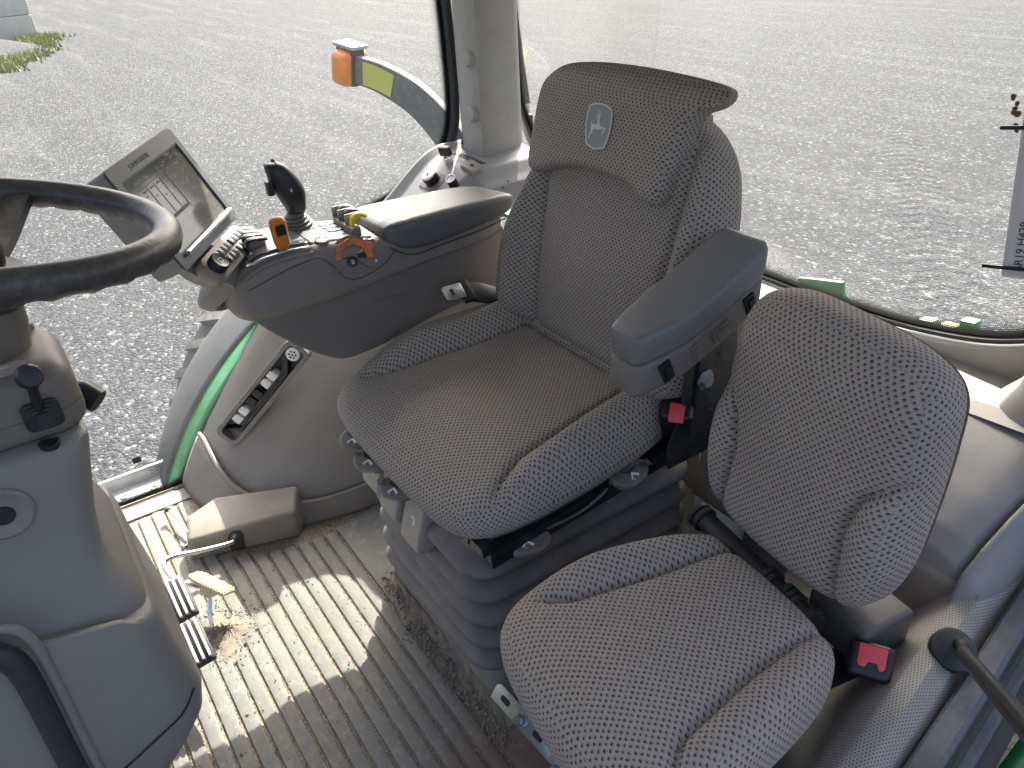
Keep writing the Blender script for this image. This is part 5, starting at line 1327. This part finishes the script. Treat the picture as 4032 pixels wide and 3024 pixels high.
# ================================================================== outside the right window: fender, tyre, lamp, step
def outside():
    ay, az = -1.06, -.50
    def arcp(r, deg): return ay+r*math.cos(R_(deg)), az+r*math.sin(R_(deg))
    t = thing('rear_fender', (2.1, -.4, -.2), 'green fender with wide grey rubber flare outside the right window', 'fender')
    def gf(u, v):
        y, z = arcp(1.030, 12+98*v); return (1.957+.070*u, y, z)
    grid('green_edge', gf, 4, 60, 'green_paint', t, thick=.012)
    def fl(u, v):
        r = 1.031-.004*math.sin(u*math.pi)-.070*u*u; y, z = arcp(r, 10+98*v); return (2.030+.33*u, y, z)
    grid('rubber_flare', fl, 10, 60, 'fender_rubber', t, thick=.016)
    w_ = thing('tractor_wheel', (2.42, ay, az), 'dusty lugged rear tractor wheel beyond the grey fender flare', 'wheel')
    rings = []
    for k in range(72):
        q = 2*math.pi*k/72; cy, cz = math.cos(q), math.sin(q)
        prof = [(2.23, .55), (2.21, .75), (2.22, .81), (2.26, .785), (2.52, .80), (2.76, .785), (2.81, .81), (2.82, .75), (2.80, .55)]
        rings.append([(x, ay+r*cy, az+r*cz) for x, r in prof])
    rings.append(rings[0]); loft('carcass', rings, 'tyre_rubber', w_, closed=False, cap=False)
    for k in range(44):
        q = 360*k/44
        for s in (0, 1):
            P = []
            for i in range(7):
                u = i/6; x = (2.23+.30*u) if s == 0 else (2.80-.30*u); ang = R_(q+(4 if s else 0)+11*u); P.append(Vector((x, ay+(.79)*math.cos(ang), az+.79*math.sin(ang))))
            rings = []
            for i, p in enumerate(P):
                ang = math.atan2(p.z-az, p.y-ay); er = Vector((0, math.cos(ang), math.sin(ang))); et = Vector((0, -math.sin(ang), math.cos(ang)))
                hw = .024+.012*i/6
                rings.append([p-et*hw-er*.03, p+et*hw-er*.03, p+et*hw*.7+er*.04, p-et*hw*.7+er*.04])
            loft('tyre_lug', rings, 'tyre_rubber', w_)
    # indicator lamp on a curved arm
    L = thing('indicator_lamp', (2.02, -1.2, .62), 'amber indicator lamp on a grey arm outside the right window', 'lamp')
    arm = [(1.95, -1.17, .655), (2.03, -1.155, .755), (2.14, -1.122, .845), (2.26, -1.078, .898), (2.365, -1.042, .920)]
    Q = smoothpath(arm, 6); rings = []
    for i, p in enumerate(Q):
        tv = (Q[min(i+1, len(Q)-1)]-Q[max(i-1, 0)]).normalized(); sidev = Vector((-.42, .90, 0)); sidev = (sidev-tv*sidev.dot(tv)).normalized(); upv = tv.cross(sidev); 
        if upv.z < 0: upv = -upv
        hh = .056-.016*i/len(Q); rings.append([p+sidev*(s1*.016)+upv*(s2*hh) for s1, s2 in ((1, 1), (1, -1), (-1, -1), (-1, 1))])
    am = loft('arm', rings, 'arm_paint', L)
    md = am.modifiers.new('b', 'BEVEL'); md.width = .004; md.segments = 2
    st = []
    for i, p in enumerate(Q[16:23]):
        i += 16; tv = (Q[min(i+1, len(Q)-1)]-Q[max(i-1, 0)]).normalized(); sidev = Vector((-.42, .90, 0)); sidev = (sidev-tv*sidev.dot(tv)).normalized(); upv = tv.cross(sidev)
        if upv.z < 0: upv = -upv
        if sidev.x > 0: sidev = -sidev
        st.append((p, sidev, upv))
    V = []
    for sd in (1, -1):
        for p, s_, u_ in st: V += [p+s_*(sd*.0185)+u_*.034, p+s_*(sd*.0185)-u_*.034]
    m_ = len(st); F = []
    for j in range(2):
        b0 = j*2*m_; F += [(b0+2*i, b0+2*i+1, b0+2*i+3, b0+2*i+2) for i in range(m_-1)]
    mo('yellow_reflector', V, F, 'sticker_yellow', L, smooth_=False, recalc=False)
    e = Q[-1]; tv = (Q[-1]-Q[-3]).normalized(); sidev = Vector((-.42, .90, 0)); sidev = (sidev-tv*sidev.dot(tv)).normalized(); upv = tv.cross(sidev)
    if upv.z < 0: upv = -upv
    fr = (tv, sidev, upv)
    box('lamp_body', e+tv*.035+upv*.004, (.075, .052, .11), 'black_plastic', L, bevel=.008, fr=fr)
    box('lamp_cap', e+tv*.035+upv*.064, (.086, .066, .012), 'galvanised', L, bevel=.004, fr=fr)
    for s_ in (1, -1):
        rings = []
        for d_, k in ((.024, 1.0), (.040, .96), (.050, .84), (.055, .62)):
            rings.append([e+tv*(.037+p[0]*k)+upv*(.0+p[1]*k)+sidev*(s_*d_) for p in rr(.033, .052, .016, 5)])
        loft('amber_lens', rings, 'amber_lens', L)
    # pale galvanised step plate below the front of the pane
    sp = thing('step_plate', (2.05, -.02, -.15), 'pale galvanised platform plate outside the low corner of the window', 'step')
    box('plate', (2.02, -.01, -.065), (.22, .30, .012), 'galvanised', sp, bevel=.003)
    box('plate_lip', (2.125, -.01, -.045), (.010, .30, .05), 'galvanised', sp, bevel=.003)
    box('lug', (2.00, .03, -.045), (.06, .012, .035), 'galvanised', sp, bevel=.003)
    for x, y in ((1.97, -.09), (2.06, -.10), (2.07, -.02)):
        lathe('plate_hole', [(.010, 0), (.010, .004), (.006, .004), (.006, .001), (0, .001)], (x, y, -.059), (0, 0, 1), 'pedal_metal', sp, n=14)
    box('plate_support', (2.02, -.01, -.25), (.06, .22, .36), 'galvanised', sp, bevel=.004)
    # gas strut outside the rear window
    g = thing('window_strut', (2.12, -1.50, .72), 'thin black gas strut outside the rear window beside the pillar', 'strut')
    tube('cylinder', [(2.20, -1.50, 1.20), (2.16, -1.50, .992), (2.119, -1.50, .785)], .009, 'black_metal', g, n=12, sm=2)
    tube('rod', [(2.119, -1.50, .787), (2.117, -1.50, .745)], .004, 'steel', g, n=8, sm=1)
    box('end_joint', (2.116, -1.50, .735), (.022, .022, .036), 'black_plastic', g, bevel=.003)
    # green lever and hitch pieces behind the rear window
    h = thing('hitch_lever', (.88, -1.56, .35), 'pale green hitch lever with flat handle behind the rear window', 'lever')
    box('handle', (1.030, -1.60, .480), (.125, .012, .050), 'green_paint', h, bevel=.003, fr=(V3(.97, 0, -.22), V3(0, 1, 0), V3(.22, 0, .97)))
    tube('arm', [(.965, -1.60, .478), (.935, -1.60, .462), (.89, -1.60, .43), (.82, -1.60, .40)], .010, 'green_paint', h, n=10)
    for i, (x, z, m_) in enumerate(((.735, .515, 'green_paint'), (.690, .520, 'sticker_yellow'), (.652, .545, 'green_paint'))):
        k = box('hitch_bracket', (x, -1.56, z-.03), (.032, .03, .075), m_, None, bevel=.005, fr=(V3(.98, 0, -.1), V3(0, 1, 0), V3(.1, 0, .98)))
        tag(k, ('low green hitch bracket left of the yellow one behind the rear glass', 'small yellow hitch bracket between two green ones behind the rear glass', 'green hitch bracket nearest the left pillar behind the rear glass')[i], 'bracket', 'hitch brackets')
    hb = box('hitch_beam', (.80, -1.62, .40), (.9, .06, .10), 'green_body', None, bevel=.01); tag(hb, 'dark green hitch beam carrying the brackets behind the rear window', 'beam')
    # number plate tied inside the rear window, seen from its back
    p = thing('licence_plate', (.50, -1.36, .75), 'metal number plate seen from behind, tied at the rear window', 'plate')
    o = Vector((.492, -1.375, .898)); b = Vector((.14, 0, 1)).normalized(); a = Vector((-.97, -.20, .13)); n = b.cross(a).normalized(); a = n.cross(b).normalized()
    if n.y < 0: n = -n
    fr = (a, b, n)
    mo_ = prism('plate', rr(.0755, .150, .008, 4), -.001, .001, 'plate_white', p, fr=fr, o=o)
    tube('plate_rim', [o+a*q[0]+b*q[1]+n*.001 for q in rr(.072, .1465, .008, 4)], .0022, 'plate_white', p, n=6, sm=1, closed=True)
    fm = (b, -a, n)
    text('embossed_number', '2115', .085, o+b*.0+a*-.018, (-b, -a, n), 'plate_white', p, ex=.0022)
    text('handwriting', '6R19 H429', .018, o-b*.095-a*.052, (b, -a, n), 'dark_print', p, ex=.0012)
    for k in (-1, 1):
        lathe('plate_slot', [(.006, 0), (.006, .0018), (0, .0018)], o+b*(-.085)-a*.048, n, 'bottle_white', p, n=14)
        break
    for z in (.095, -.132):
        tube('cable_tie', [o+b*z-a*.105+n*.004, o+b*z-a*.07+n*.006, o+b*z+n*.006, o+b*z+a*.08+n*.004], 1, 'black_plastic', p, flat=(.004, .006), sm=3)
    i_ = thing('insect_remains', (.62, -1.425, .98), 'brown squashed insect remains stuck on the rear glass', 'insect')
    rnd = random.Random(5); o = Vector((.632, -1.436, .985))
    for k in range(9):
        s = k/8; q = o+Vector((-.010+.018*(1-s)-.006, .002, .030-.058*s)); lathe('fragment', [(0, -.003), (.003+.003*rnd.random(), -.001), (.0025+.002*rnd.random(), .002), (0, .004)], q+Vector((rnd.gauss(0, .002), .003, rnd.gauss(0, .002))), (rnd.gauss(0, .4), 1, rnd.gauss(0, .4)), 'insect_brown', i_, n=7)
    # small white tub behind the driver seat
    b_ = thing('white_tub', (.80, -1.16, 0), 'white plastic tub standing behind the driver seat armrest', 'tub')
    lathe('tub', [(.055, .0), (.06, .01), (.062, .44), (.066, .45), (.066, .46), (.05, .475), (0, .478)], (.915, -1.17, .0), (0, 0, 1), 'bottle_white', b_)
    text('tub_print', 'Jo', .05, (.870, -1.125, .43), (V3(.75, -.66, 0), V3(0, 0, 1), V3(-.66, -.75, 0)), 'grey_print', b_, ex=.0005)
    cb = tube('loose_cable', [(.79, -.99, .22), (.74, -1.02, .12), (.70, -.96, .05), (.66, -.90, .012)], .006, 'bottle_white', None, n=8)
    tag(cb, 'pale cable hanging behind the bellows down to the floor', 'cable')
outside()
